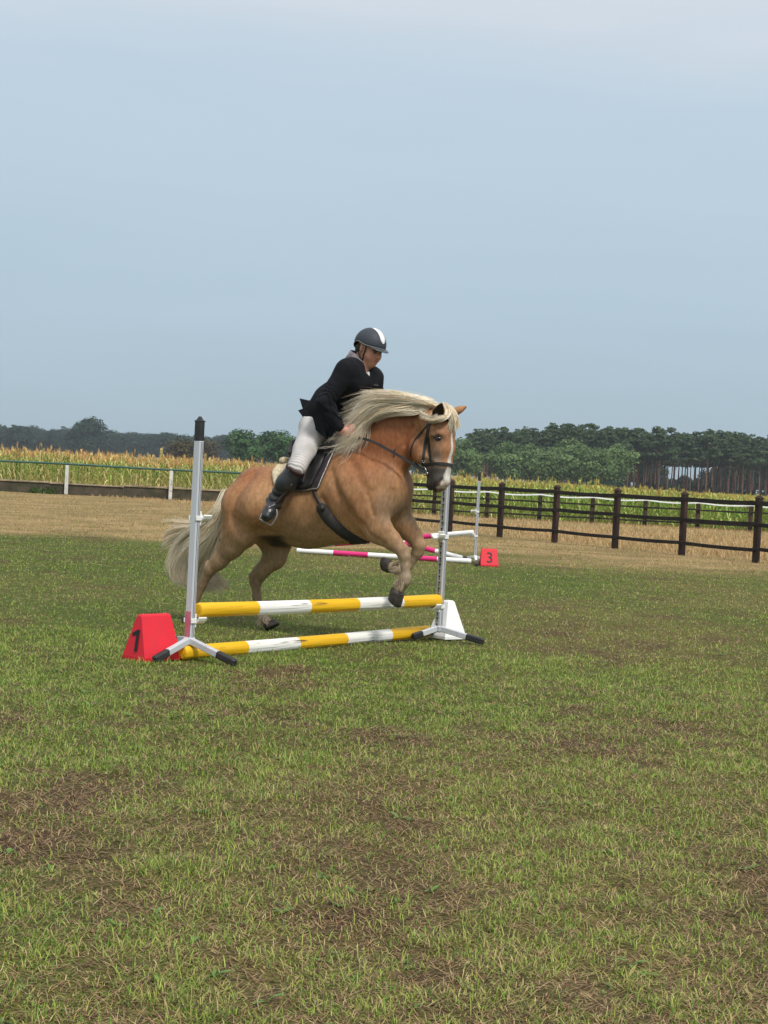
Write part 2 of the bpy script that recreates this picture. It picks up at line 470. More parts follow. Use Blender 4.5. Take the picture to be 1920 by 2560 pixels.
for hz_, ht in ((1.055, .082), (.68, .074), (.235, .066)):
    for k in range(0, len(posts) - 1):
        mb = MB()
        a, b = posts[k] + [0, 0, hz_ + frg.uniform(-.012, .012)], posts[k + 1] + [0, 0, hz_ + frg.uniform(-.012, .012)]
        n_ = 6; q = [a + (b - a) * i / n_ + [0, 0, -.012 * math.sin(math.pi * i / n_)] for i in range(n_ + 1)]
        for i in range(n_):
            mb.beam(q[i] + side * .071, q[i + 1] + side * .071 + fdir * .001, .042, ht, None, bev=.006)
        mb.build('rail', railm, fn)
# second fence further back
F2 = np.array([at_h(x, y) for x, y in ((1082, 1286), (1218, 1293), (1354, 1301), (1484, 1304.5), (1605, 1310), (1724, 1318), (1839, 1323.5))])
A2 = np.polyfit(F2[:, 0], F2[:, 1], 1)
st2 = (F2[-1][0] - F2[0][0]) / 6
p2 = [np.array([F2[0][0] + st2 * k, 50.6 + 0 * k, 0]) for k in range(-3, 13)]
fn2 = empty('wooden_fence', p2[0], 'low dark wooden fence running in front of the corn behind the nearer fence', 'fence')
dark2 = mat('weathered_wood', srgb(78, 60, 52), srgb(46, 36, 32), scale=4, rough=.85, bump=.3, detail=8)
for p in p2:
    mb = MB(); hh = 1.0 + frg.uniform(-.02, .03)
    mb.bbox(p + [0, 0, hh / 2], (.125, .11, hh), None, .01); mb.build('post', dark2, fn2)
for hz_ in (.62, .18):
    for k in range(len(p2) - 1):
        mb = MB(); mb.beam(p2[k] + [0, -.09, hz_ + frg.uniform(-.015, .015)], p2[k + 1] + [0.002, -.09, hz_ + frg.uniform(-.015, .015)], .045, .055)
        mb.build('rail', railm, fn2)
tape_m = mat('white_tape', (.78, .80, .8), (.68, .7, .7), rough=.6)
tp = []
for k in range(len(p2) - 1):
    for i in range(8):
        u = i / 8; sag = .05 * math.sin(math.pi * u)
        q = p2[k] * (1 - u) + p2[k + 1] * u; tp.append(q + [0, -.13, .86 - sag])
mb = MB(); mb.ribbon(tp, [(0, -1, 0.15)] * len(tp), .045, .002)
t_ = mb.build('fence_tape', tape_m); setp(t_, 'white electric fence tape sagging between the posts of the rear fence', 'fence tape')

# left boundary: low plank wall, white posts, green rail
wall_m = mat('grey_plank', srgb(92, 82, 68), srgb(58, 54, 42), scale=3, rough=.9, bump=.5, bscale=20, detail=8, dirt=srgb(58, 66, 40), dscale=4, dlo=.5, dhi=.65)
wl = np.array([-24, 51.6, 0]); wr = np.array([-1.5, 53.8, 0])
def yl(x): return 51.6 + (x + 24) / 22.5 * 2.2
lowwall = empty('plank_wall', (-12, yl(-12), 0), 'low weathered plank wall with a pale top board along the corn edge', 'low wall')
for k in range(-5, 9):
    x0 = -24 + k * 2.5; x1 = x0 + 2.49
    mb = MB(); z0 = .36 + frg.uniform(-.02, .02)
    mb.beam((x0, yl(x0), z0 / 2), (x1, yl(x1), z0 / 2 + frg.uniform(-.01, .01)), .06, z0)
    mb.build('plank', wall_m, lowwall)
    mb = MB(); mb.beam((x0, yl(x0) - .01, z0 + .03), (x1, yl(x1) - .01, z0 + .03 + frg.uniform(-.02, .02)), .13, .05)
    mb.build('top_board', mat('pale_board', srgb(176, 160, 136), srgb(128, 112, 94), scale=4, rough=.9, detail=8), lowwall)
wp = mat('chipped_white', (.74, .74, .70), (.58, .57, .53), scale=3, rough=.8, dirt=srgb(98, 88, 74), dscale=12, dlo=.56, dhi=.66)
rf = empty('rail_fence', (-12, yl(-12) - .15, 0), 'old fence with one green pipe rail on chipped white posts', 'fence')
for k in range(-7, 4):
    x = -10.9 + 3.52 * k
    mb = MB(); mb.bbox((x, yl(x) - .2, .5), (.115, .10, 1.0), None, .012); mb.build('post', wp, rf)
mb = MB(); mb.tube([(x, yl(x) - .2, 1.035 + .01 * math.sin(x)) for x in np.arange(-36, -1.4, 1.2)], .036, 8)
mb.build('rail', mat('green_pipe', srgb(44, 84, 74), srgb(58, 96, 84), scale=3, rough=.5), rf, True)

# tall dry grass tufts and weeds between the fences (stuff)
def blades(P, L, W, lean, col, rs, seg=2, curl=.35):
    n = len(P)
    a = rs.uniform(0, 2 * math.pi, n); b = a + math.pi / 2 + rs.uniform(-.6, .6, n)
    d = np.stack([np.cos(a), np.sin(a), np.zeros(n)], -1); s_ = np.stack([np.cos(b), np.sin(b), np.zeros(n)], -1)
    up = np.array([0, 0, 1.0])
    le = lean[:, None]
    p1 = P + L[:, None] * (.55 * (d * np.sin(le) + up * np.cos(le)))
    le2 = le + curl
    p2_ = p1 + L[:, None] * (.45 * (d * np.sin(le2) + up * np.cos(le2)))
    p2_[:, 2] = np.maximum(p2_[:, 2], P[:, 2] + .003)
    w_ = W[:, None] / 2
    V = np.stack([P - s_ * w_, P + s_ * w_, p1 - s_ * w_ * .8, p1 + s_ * w_ * .8, p2_], 1).reshape(-1, 3)
    k = np.arange(n)[:, None] * 5
    Q = np.concatenate([k, k + 1, k + 3, k + 2], 1); T = np.concatenate([k + 2, k + 3, k + 4], 1)
    return V, Q, T, np.repeat(col, 5, axis=0)
def blade_obj(name, P, L, W, lean, col, rs, m, curl=.35):
    V, Q, T, C = blades(P, L, W, lean, col, rs, curl=curl)
    return link(name, mesh_np(name, V, [T, Q], m, False, C))
grass_m = mat('grass_blade', (1, 1, 1), (.9, .9, .9), scale=2, rough=.55, attr=True, transl=.2, spec=.3)
rs = np.random.RandomState(8)
n = 60000
Y = rs.uniform(28, 54.5, n); X = rs.uniform(-1, 1, n) * (Y * .27 + 1)
fy = A[0] * X + A[1]
keep = (Y > fy + .3) | (rs.rand(n) < .0)
dens = .35 + .65 * (vnoise(np.column_stack([X, Y]), .6, 50, 2) > -.1)
keep &= rs.rand(n) < dens
X, Y = X[keep], Y[keep]; n = len(X)
tl = np.clip(.5 + vnoise(np.column_stack([X, Y]), .8, 51, 2), 0.1, 1)
tcol = np.array(srgb(198, 168, 120))[None] * rs.uniform(.75, 1.2, (n, 1)) * (1 + rs.uniform(-.05, .05, (n, 3)))
keepx = Y < 50
L_ = np.where(Y < 43, .08 + .20 * tl * rs.rand(n), .03 + .10 * rs.rand(n))
o = blade_obj('dry_grass', np.column_stack([X, Y, np.zeros(n)]), L_, np.full(n, .012), rs.uniform(.1, .9, n), tcol, rs, grass_m)
setp(o, kind='stuff', label='tall dry straw grass growing between the two dark fences')
n = 12000
X = rs.uniform(-24, -1.5, n); cl = vnoise(np.column_stack([X, X * 0]), .5, 60, 2); keep = cl > -.15; X = X[keep]; n = len(X)
Y = yl(X) - .05 - .4 * rs.rand(n) ** 1.5
wc = np.array(srgb(88, 112, 58))[None] * rs.uniform(.6, 1.3, (n, 1))
o = blade_obj('weeds', np.column_stack([X, Y, np.zeros(n)]), rs.uniform(.12, .40, n) * rs.uniform(.3, 1, n), np.full(n, .035), rs.uniform(.1, 1.0, n), wc, rs, grass_m)
setp(o, kind='stuff', label='green weeds growing along the foot of the low plank wall')
# ------------------------------------------------------------------ trees
bark = mat('bark', srgb(88, 72, 58), srgb(58, 48, 40), scale=3, rough=.9)
pbark = mat('pine_bark', srgb(134, 98, 76), srgb(88, 68, 56), scale=1.5, rough=.9)
def leafm(name, c1, c2): return mat(name, c1, c2, scale=.9, rough=.75, attr=True, transl=.12, spec=.15, detail=3)
def leaf_quads(cent, nrm, size, rs, jit=.38):
    n = len(cent)
    nn = nrm + rs.normal(0, jit, (n, 3)); nn /= np.linalg.norm(nn, axis=1)[:, None]
    a = np.cross(nn, rs.normal(0, 1, (n, 3))); a /= np.linalg.norm(a, axis=1)[:, None]; b = np.cross(nn, a)
    s_ = size[:, None] / 2
    el = rs.uniform(.5, 1, (n, 1))
    V = np.stack([cent - a * s_, cent - b * s_ * el, cent + a * s_, cent + b * s_ * el], 1).reshape(-1, 3)
    k = np.arange(n)[:, None] * 4
    return V, np.concatenate([k, k + 1, k + 2, k + 3], 1)
def make_crown(rs, H, W, z0, nb, per, leaf, shape='round'):
    cs, ns, sz, br = [], [], [], []
    for i in range(nb):
        if shape == 'round':
            u = rs.normal(0, 1, 3); u /= np.linalg.norm(u); rr = rs.uniform(.35, .8)
            c_ = np.array([u[0] * W / 2 * rr, u[1] * W / 2 * rr, z0 + (H - z0) * (.48 + .5 * rr * u[2] * .95)])
            r_ = rs.uniform(.16, .30) * W; fl = .8
        else:
            zz = rs.uniform(0, 1); rr = (1 - zz * .65) * rs.uniform(.1, 1)
            a = rs.uniform(0, 6.28)
            c_ = np.array([math.cos(a) * W / 2 * rr, math.sin(a) * W / 2 * rr, z0 + (H - z0) * (.1 + .82 * zz)])
            r_ = rs.uniform(.13, .28) * W * (1.1 - .5 * zz); fl = .45
        n = int(per * (r_ / (.23 * W)) ** 2) + 4
        d = rs.normal(0, 1, (n, 3)); d /= np.linalg.norm(d, axis=1)[:, None]
        d[:, 2] = np.where(d[:, 2] < -.3, -d[:, 2], d[:, 2])
        rad = r_ * rs.uniform(.7, 1.12, (n, 1))
        cs.append(c_ + d * rad * [1, 1, fl]); ns.append(d * [1, 1, 1.3]); sz.append(rs.uniform(.6, 1.5, n) * leaf)
        br.append(np.full(n, rs.uniform(.78, 1.2)) * rs.uniform(.75, 1.25, n))
    cs = np.concatenate(cs); ns = np.concatenate(ns); sz = np.concatenate(sz); br = np.concatenate(br)
    V, Q = leaf_quads(cs, ns, sz, rs)
    C = np.repeat(br, 4)[:, None] * np.array([1, 1, 1.0]) * (1 + np.repeat(rs.uniform(-.08, .08, (len(cs), 3)), 4, axis=0))
    return V, Q, C
def tree_mesh(seed, H, W, z0, nb, per, leaf, lm, bm, tr, shape='round'):
    rs = np.random.RandomState(seed)
    V, Q, C = make_crown(rs, H, W, z0, nb, per, leaf, shape)
    crown = mesh_np('crown', V, Q, lm, False, C)
    mb = MB()
    bend = rs.uniform(-.02, .02, 2) * H
    top = H * (.8 if shape != 'round' else .6)
    pts = [np.array([bend[0] * (u ** 2), bend[1] * (u ** 2), top * u]) for u in np.linspace(0, 1, 6)]
    mb.tube(pts, np.linspace(tr, tr * .45, 6), 6)
    for i in range(5 if shape != 'round' else 8):
        u = rs.uniform(.5, .95) if shape != 'round' else rs.uniform(.35, .9)
        a = rs.uniform(0, 6.28); p = np.array([bend[0] * u * u, bend[1] * u * u, top * u]); l = W * rs.uniform(.2, .4)
        q = p + [math.cos(a) * l, math.sin(a) * l, l * rs.uniform(.2, .9)]
        mb.tube([p, (p + q) / 2 + [0, 0, -.05 * l], q], [tr * .4, tr * .25, tr * .1], 5)
    Vt = np.concatenate(mb.V)
    trunk = mesh_np('trunk', Vt, [np.concatenate(mb.T), np.concatenate(mb.Q)], bm, True)
    return crown, trunk
def put_tree(name, ms, loc, s_, rz, label, cat='tree', group=None, sz=1.0):
    o = empty(name, loc, label, cat, group)
    o.rotation_euler = (0, 0, rz); o.scale = (s_, s_, s_ * sz)
    for nm, me in zip(('crown', 'trunk'), ms): link(nm, me, o)
    return o
lf_mid = leafm('leaf_mid', srgb(112, 136, 84), srgb(78, 102, 60))
lf_dark = leafm('leaf_dark', srgb(80, 112, 66), srgb(50, 78, 48))
lf_brown = leafm('leaf_brown', srgb(88, 78, 46), srgb(58, 54, 34))
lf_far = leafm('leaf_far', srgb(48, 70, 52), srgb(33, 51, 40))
lf_pine = leafm('leaf_pine', srgb(82, 102, 68), srgb(52, 68, 46))
pines = [tree_mesh(100 + k, 13.5, 4.9, 6.6, 34, 75, .42, lf_pine, pbark, .17, 'pine') for k in range(5)]
decs = [tree_mesh(200 + k, 9.0, 7.0, .3, 36, 170, .36, lf_mid, bark, .25) for k in range(3)]
darks = [tree_mesh(300 + k, 7.0, 5.6, .8, 26, 150, .32, lf_dark, bark, .22) for k in range(2)]
browns = [tree_mesh(320, 4.2, 6.6, .2, 22, 130, .30, lf_brown, bark, .16)]
fars = [tree_mesh(400 + k, 13, 11, .8, 34, 170, .62, lf_far, bark, .3) for k in range(3)]
far_core = 1
trg = random.Random(31)
# right-hand pine wood
def place_px(px, Y): return np.array([at_y(px, 1190, Y)[0], Y, 0.0])
for row, (Y, x0, x1, sp) in enumerate(((300, 1215, 2300, 19), (307, 1190, 2300, 18), (316, 1170, 2200, 20), (328, 1170, 2030, 20), (345, 1170, 2030, 24))):
    x = x0
    while x < x1:
        gap = 1640 < x < 1745 and row >= 2
        p = place_px(x + trg.uniform(-6, 6), Y + trg.uniform(-3, 3))
        hscale = (.88 + .12 * min(1, max(0, (x - 1200) / 300))) * (1 if row else .99)
        if not (gap and row >= 2 and trg.random() < .45):
            put_tree('pine_tree', pines[trg.randrange(5)], p, trg.uniform(.86, 1.07) * hscale, trg.uniform(0, 6.28),
                     'tall pine with bare reddish trunk in the dark pine wood on the right', group='pines of the wood on the right')
        x += sp * trg.uniform(.75, 1.25)
# undergrowth bushes at the foot of the pine wood
bush = [tree_mesh(500 + k, 2.6, 4.2, 0, 12, 60, .4, lf_far, bark, .08) for k in range(2)]
x = 1380
while x < 2000:
    put_tree('bush', bush[trg.randrange(2)], place_px(x, 322 + trg.uniform(-4, 4)), trg.uniform(.7, 1.15), trg.uniform(0, 6.28), 'dark undergrowth bush at the foot of the pine trunks', 'bush', 'undergrowth under the pine wood')
    x += trg.uniform(22, 40)
x = 1160
while x < 2040:
    hs = trg.uniform(.34, .50) if 1640 < x < 1750 else trg.uniform(.62, .86)
    put_tree('broadleaf_tree', fars[trg.randrange(3)], place_px(x, 372 + trg.uniform(-5, 5)), hs * (.8 if hs > .4 else 1), trg.uniform(0, 6.28), 'dark broad leaved tree closing the gaps between the pine trunks', group='dark trees behind the pine trunks', sz=1.1)
    x += trg.uniform(20, 32)
# broad-leaved trees in front of the pine wood
for px, Y, s_, sz, lab in ((1150, 262, 1.02, 1.02, 'round broad leaved tree just right of the horse head'),
                           (1262, 268, 1.12, .92, 'green broad leaved tree, leftmost of the clump before the pines'),
                           (1318, 274, 1.05, .98, 'pale green broad leaved tree second from the left in the clump'),
                           (1372, 266, 1.02, .96, 'broad leaved tree in the middle of the clump before the pines'),
                           (1424, 276, 1.22, .98, 'tallest broad leaved tree of the clump before the pines'),
                           (1484, 262, .98, 1.0, 'low broad leaved tree near the right end of the clump'),
                           (1532, 270, 1.08, 1.08, 'dark green broad leaved tree, rightmost of the clump before the pines')):
    put_tree('broadleaf_tree', decs[trg.randrange(3)], place_px(px, Y), s_, trg.uniform(0, 6.28), lab, sz=sz)
put_tree('bush', bush[0], place_px(1530, 255), .9, 0, 'small rounded bush before the right end of the tree clump', 'bush')
# trees behind the horse, left
put_tree('broadleaf_tree', darks[0], place_px(606, 238), 1.08, 1.0, 'dark green round tree left of the pair beyond the corn', sz=1.0)
put_tree('broadleaf_tree', darks[1], place_px(688, 246), 1.20, 2.0, 'dark green round tree right of the pair behind the rider', sz=1.0)
put_tree('bush', browns[0], place_px(478, 290), 1.42, .5, 'large brownish bush beyond the corn behind the left jump post', 'bush', sz=1.05)
put_tree('broadleaf_tree', decs[1], place_px(1060, 300), 1.0, .3, 'broad leaved tree partly behind the horse neck')
for px in (905, 960, 1010): put_tree('pine_tree', pines[trg.randrange(5)], place_px(px, 330), .72, px, 'small pine hidden mostly behind the horse', group='pines behind the horse')
# far wood on the left, fading in the haze
put_tree('broadleaf_tree', fars[0], place_px(204, 560), 1.38, .4, 'big round tree standing taller in front of the far wood', sz=1.02)
put_tree('broadleaf_tree', fars[1], place_px(45, 570), 1.02, 2.4, 'round tree in front of the far wood near the left edge')
for row, (Y, sp) in enumerate(((640, 30), (680, 26), (730, 22))):
    x = -560
    while x < 1120:
        prof = np.interp(x, [-90, 60, 130, 200, 330, 480, 620, 760, 1200], [.90, .94, .94, .90, .92, .96, .96, .96, 1.0]) * (1.15, 1.22, 1.31)[row]
        put_tree('forest_tree', (fars + pines)[trg.choice((0, 1, 2, 0, 1, 2, 3, 4))] if row == 2 else fars[trg.randrange(3)], place_px(x, Y + trg.uniform(-10, 10)), prof * trg.uniform(.92, 1.07), trg.uniform(0, 6.28),
                 'blue green tree in the far hazy wood along the horizon', group='trees of the far wood on the left')
        x += sp * trg.uniform(.7, 1.3) * (1 if x > -60 else 1.9)
# ------------------------------------------------------------------ jump stands, poles, number blocks
alu = mat('aluminium', srgb(216, 219, 224), srgb(194, 198, 204), scale=3, rough=.42, metal=.15, bump=.15, bscale=60, stretch=(1, 1, .12), detail=8, dirt=srgb(128, 130, 134), dscale=5, dlo=.58, dhi=.75)
alu_pink = mat('aluminium_pink', srgb(196, 120, 140), srgb(186, 150, 160), scale=6, rough=.45, metal=.3)
plast_w = mat('white_plastic', (.84, .84, .81), (.78, .78, .74), scale=8, rough=.45)
plast_b = mat('black_plastic', (.022, .022, .024), (.035, .035, .036), scale=20, rough=.5, bump=.2, bscale=50)
hole_m = mat('hole_dark', (.02, .022, .022), (.03, .03, .03), rough=.9)
strip_m = mat('strip_grey', srgb(208, 210, 208), srgb(176, 178, 176), scale=6, rough=.6, metal=.2, dirt=srgb(86, 84, 76), dscale=14, dlo=.5, dhi=.7)
JL = at_h(473, 1600, .12); JR = at_h(1096, 1570, .09)
U = (JR - JL); U[2] = 0; U /= np.linalg.norm(U)
Rj = frame(U)                       # x along the jump, y sideways, z up
def on_plane(px, py, P0, n):
    d = ray(px, py); return CAM + d * (((P0 - CAM) @ n) / (d @ n))
def make_stand(base, H, R, tips, label, cups, holes=True, feet_white=False, wscale=1.0, group=None, pink=False, toward=1, apex=.09):
    b = np.array([base[0], base[1], 0.0])
    root = empty('jump_stand', b, label, 'jump stand', group)
    wy, wx = .054 * wscale, .036 * wscale
    caph = .125
    mb = MB(); z0 = apex - .02
    mb.bbox(b + [0, 0, (z0 + H - caph) / 2 + .0], (wx, wy, H - caph - z0), R, .003)
    for s_ in (-1, 1):
        for o in (-.009, .003):      # ridges of the extrusion on its two side faces
            mb.bbox(b + R @ np.array([o, s_ * (wy / 2 + .001), 0]) + [0, 0, (z0 + H - caph) / 2], (.004, .003, H - caph - z0 - .004), R, .001)
    mb.build('post', alu, root)
    if pink:
        mb = MB(); mb.bbox(b + R @ np.array([-wx / 2 - .001, 0, 0]) + [0, 0, .20], (.002, wy * .9, .20), R, .0005); mb.build('pink_paint', alu_pink, root)
    g_ = MB()
    for s_ in (-1, 1):
        for o in (-.003, .009):
            g_.bbox(b + R @ np.array([o, s_ * (wy / 2 + .0005), 0]) + [0, 0, (z0 + H - caph) / 2], (.0035, .001, H - caph - z0 - .01), R, .0003)
    g_.build('groove', hole_m, root)
    mb = MB(); mb.bbox(b + [0, 0, H - caph / 2], (wx * 1.12, wy * 1.06, caph), R, .006)
    mb.bbox(b + [0, 0, H - .002], (wx * 1.18, wy * 1.12, .008), R, .003)
    mb.box(b + [0, 0, H + .014], (wx * .9, wy * .72, .026), R, taper=.3)
    mb.build('cap', plast_b, root)
    if holes:
        f = toward * (wx / 2 + .0015)
        mb = MB(); mb.bbox(b + R @ np.array([f, 0, 0]) + [0, 0, (z0 + H - caph) / 2], (.002, wy * .66, H - caph - z0 - .01), R, .0005)
        st = mb.build('key_strip', strip_m, root)
        z = z0 + .05; hm = MB()
        while z < H - caph - .05:
            for i in range(10):
                pass
            th = np.arange(10) * 2 * math.pi / 10
            ctr = b + R @ np.array([f + toward * .0018, 0, 0]) + [0, 0, z]
            ring = np.array([R @ np.array([0, math.cos(t) * .0078, math.sin(t) * .0092]) for t in th])
            hm.add(np.concatenate([[ctr], ctr + ring]), [(0, 1 + i, 1 + (i + 1) % 10) for i in range(10)])
            hm.bbox(ctr + [0, 0, -.018], (.0012, .0070, .018), R, .0003)
            z += .0445
        hm.build('keyhole', hole_m, st)
    for tp_ in tips:
        tp_ = np.asarray(tp_, float)
        a = b + [0, 0, apex]; q = np.array([tp_[0], tp_[1], .024])
        v = q - a; cut = a + v * .63
        mb = MB(); mb.beam(a, cut, .036, .040, bev=.004)
        ft = mb.build('foot', plast_w if feet_white else alu, root)
        mb = MB(); mb.beam(cut - v * .012, q, .041, .046, bev=.008); mb.build('rubber_foot', plast_b, ft)
    mb = MB(); mb.bbox(b + [0, 0, apex - .005], (wx * 1.5, wy * 1.2, .05), R, .008); mb.build('foot_joint', plast_w if feet_white else alu, root)
    for hc, tilt in cups:
        mb = MB()
        c_ = b + [0, 0, hc]
        mb.bbox(c_ + R @ np.array([toward * (wx / 2 + .008), 0, 0]), (.012, wy * .95, .085), R, .004)
        mb.bbox(c_ + R @ np.array([0, wy / 2 + .006, 0]), (wx * 1.25, .008, .03), R, .003)
        mb.bbox(c_ + R @ np.array([0, -wy / 2 - .006, 0]), (wx * 1.25, .008, .03), R, .003)
        pr = []
        for k in range(7):            # curved tray
            t = math.radians(-75 + 150 * k / 6)
            pr.append((math.sin(t) * .048, .012 - math.cos(t) * .048 + .02))
        for k in range(6):
            (y0, zz0), (y1, zz1) = pr[k], pr[k + 1]
            a_ = c_ + R @ np.array([toward * (wx / 2 + .045), y0, zz0]); b_ = c_ + R @ np.array([toward * (wx / 2 + .045), y1, zz1])
            mb.beam(a_, b_, .058, .008, up=tuple(R[:, 0]), bev=.001) if False else mb.bbox((a_ + b_) / 2, (np.linalg.norm(b_ - a_) * 1.05, .064, .013), frame(b_ - a_, (0, 0, 1)), .001)
        mb.build('cup', plast_w, root)
    return root
zL = 1.2 - (1040 + .052 * 487 - 1190) / F * JL[1]
hc1 = at_y(490, 1552, JL[1])[2]; hc1b = at_y(505, 1296, JL[1])[2]
tipsL = [at_h(385, 1660), at_h(588, 1668), at_h(436, 1606)]
make_stand(JL, zL - .027, Rj, tipsL, 'silver jump stand with black cap standing beside the red number 1 block', [(hc1, 0), (hc1b, 0)], pink=True, apex=.12)
hr1 = at_y(1100, 1516, JR[1])[2]; hr1b = at_y(1106, 1342, JR[1])[2]
tipsR = [at_h(1031, 1600), at_h(1209, 1613)]
tipsR.append(JR[:2] * 2 - (tipsR[0][:2] + tipsR[1][:2]) / 2 + [0, .1])
make_stand(JR, 1.40, Rj, tipsR, 'silver jump stand with keyhole strip before the white block, right of the yellow poles', [(hr1, 0), (hr1b, 0)], toward=-1)
# the pink and white jump behind
FJ = at_h(1187, 1407)
zF = 1.2 - (1178 - .052 * 245 - 1190) / F * FJ[1]
Rf = frame(np.array([1.0, .02, 0]))
make_stand(FJ, zF - .02, Rf, [at_h(1159, 1400), at_h(1193, 1416), at_h(1206, 1402)], 'silver jump stand beside the red number 3 block',
           [(at_y(1186, 1340, FJ[1])[2], 0), (at_y(1190, 1279, FJ[1])[2], 0)], feet_white=True, toward=-1)

yel_p = np.array([.88, .51, .010]); whi_p = np.array([.92, .92, .90]); pnk = np.array([.74, .03, .20])
pole_m = mat('painted_wood_pole', (1, 1, 1), (.88, .86, .82), scale=5, rough=.55, attr=True, bump=.6, bscale=9, stretch=(.16, 3.2, 3.2), detail=8, dirt=srgb(84, 64, 38), dscale=8, dlo=.60, dhi=.66, dist=.02)
pole_s = mat('smooth_painted_pole', (1, 1, 1), (.93, .93, .93), scale=3, rough=.45, attr=True)
def make_pole(Aa, Bb, r, bounds, cols, label, m, group=None, seed=1, warp=.004):
    Aa = np.array(Aa, float); Bb = np.array(Bb, float); L = np.linalg.norm(Bb - Aa); R = frame(Bb - Aa)
    ts = np.linspace(0, 1, 400); pp = project(Aa + (Bb - Aa) * ts[:, None])[:, 0]
    bt = [float(np.interp(x, pp, ts)) for x in bounds]
    st = sorted(set([0.0, 1.0] + list(np.linspace(0, 1, 60)) + [b - .0006 for b in bt] + [b + .0006 for b in bt]))
    x = np.array([0, .001, .006, .016] + [t * L for t in st if .02 < t * L < L - .02] + [L - .016, L - .006, L - .001, L])
    rr = np.full(len(x), r); rr[0] = r * .72; rr[1] = r * .8; rr[2] = r * .93; rr[-1] = r * .72; rr[-2] = r * .8; rr[-3] = r * .93
    n = 20; V = []; C = []
    for k, xx in enumerate(x):
        ci = sum(xx / L > b for b in bt)
        for j in range(n):
            a = 2 * math.pi * j / n
            q = rr[k] * (1 + warp * 6 * float(vnoise(np.array([[xx * 3, math.cos(a) * 1.3, math.sin(a) * 1.3]]), 1, seed, 2)[0]))
            V.append((xx, math.cos(a) * q, math.sin(a) * q)); C.append(cols[ci])
    V = np.array(V); m_ = len(x)
    bend = np.sin(V[:, 0] / L * math.pi) * warp * 1.5; V[:, 2] -= bend; 
    V = np.concatenate([V, [[0, 0, 0], [L, 0, 0]]]); C = np.array(C + [cols[0], cols[-1]])
    Q = [(k * n + j, (k + 1) * n + j, (k + 1) * n + (j + 1) % n, k * n + (j + 1) % n) for k in range(m_ - 1) for j in range(n)]
    T = [(m_ * n, j, (j + 1) % n) for j in range(n)] + [(m_ * n + 1, (m_ - 1) * n + (j + 1) % n, (m_ - 1) * n + j) for j in range(n)]
    o = link('jump_pole', mesh_np('jump_pole', V, [np.array(T), np.array(Q)], m, True, C))
    o.matrix_world = Matrix(((R[0, 0], R[0, 1], R[0, 2], Aa[0]), (R[1, 0], R[1, 1], R[1, 2], Aa[1]), (R[2, 0], R[2, 1], R[2, 2], Aa[2]), (0, 0, 0, 1)))
    return setp(o, label, 'jump pole', group)
nj = np.array([-U[1], U[0], 0])
YW = [yel_p, whi_p, yel_p, whi_p, yel_p]
PB0 = on_plane(494, 1525, JL, nj); PB1 = on_plane(1097, 1501, JL, nj)
make_pole(PB0, PB1, .0455, (639, 768, 889.6, 999.6), YW, 'yellow and white pole resting in the cups under the jumping horse', pole_m, seed=3)
make_pole(at_h(455, 1632, .045), at_h(1068, 1578, .045), .0445, (611, 740, 859.5, 971), YW, 'yellow and white pole lying on the grass below the raised one', pole_m, seed=9)
WP = [whi_p, pnk, whi_p, pnk, whi_p]
gA, gB = at_h(742, 1376, .035), at_h(1178, 1403, .035)
make_pole(gA, gB, .037, (834, 920.6, 1006, 1093.5), WP, 'pink and white pole lying flat on the grass behind the horse', pole_s, warp=.001)
sA = at_y(736, 1392, 23.35); sB = at_y(1184, 1331, FJ[1] - .06)
make_pole([sA[0], 23.6, .04], sB, .037, (838, 926, 1012, 1082), WP, 'pink and white pole with its right end raised in the cup of the far stand', pole_s, warp=.001)
cB = at_h(1158, 1398, .04); cA = at_y(733, 1284, 24.0)
FK = at_y(722, 1400, 24.0)
make_stand([FK[0], 24.0, 0], 1.22, Rf, [[FK[0], 23.72], [FK[0] - .03, 24.3]], 'silver jump stand hidden behind the belly of the horse', [(at_y(730, 1294, 24.0)[2], 0)], feet_white=True)
make_pole(cA, [cB[0], cB[1] + .3, .04], .037, (830, 925, 1012, 1089), WP, 'pink and white pole crossing down to the ground before the far stand', pole_s, warp=.001)

red_m = mat('red_plastic', (.72, .018, .035), (.66, .02, .04), scale=14, rough=.62, bump=.15, bscale=80, dirt=(.45, .04, .05), dscale=20, dlo=.62, dhi=.8)
whiteblk = mat('white_block', (.92, .92, .92), (.86, .86, .85), scale=5, rough=.5, dirt=srgb(130, 120, 100), dscale=10, dlo=.64, dhi=.74)
num_m = mat('black_digit', (.012, .012, .014), (.02, .02, .02), rough=.6)
def digit_mesh(ch):
    if ch == '1':
        p = [(.02, -.5), (.16, -.5), (.16, .5), (.06, .5), (-.22, .30), (-.16, .18), (.02, .29)]
        V = np.array([(x, y, .01) for x, y in p] + [(x, y, -.01) for x, y in p]); n = len(p)
        return V, [(0, 1, 2, 6), (2, 3, 4, 5, 6), tuple(reversed((7, 8, 9, 13))), tuple(reversed((9, 10, 11, 12, 13)))] + [(i, n + i, n + (i + 1) % n, (i + 1) % n) for i in range(n)]
    cu = bpy.data.curves.new('digit', 'FONT'); cu.body = ch; cu.size = 1.0; cu.extrude = .01; cu.align_x = 'CENTER'; cu.resolution_u = 6
    ob = bpy.data.objects.new('digit', cu); COL.objects.link(ob)
    me = bpy.data.meshes.new_from_object(ob.evaluated_get(bpy.context.evaluated_depsgraph_get()))
    V = np.array([v.co[:] for v in me.vertices]); Fc = [tuple(p.vertices) for p in me.polygons]
    bpy.data.objects.remove(ob); bpy.data.curves.remove(cu); bpy.data.meshes.remove(me)
    lo, hi = V.min(0), V.max(0)
    V = (V - (lo + hi) / 2) / (hi[1] - lo[1])
    return V, Fc
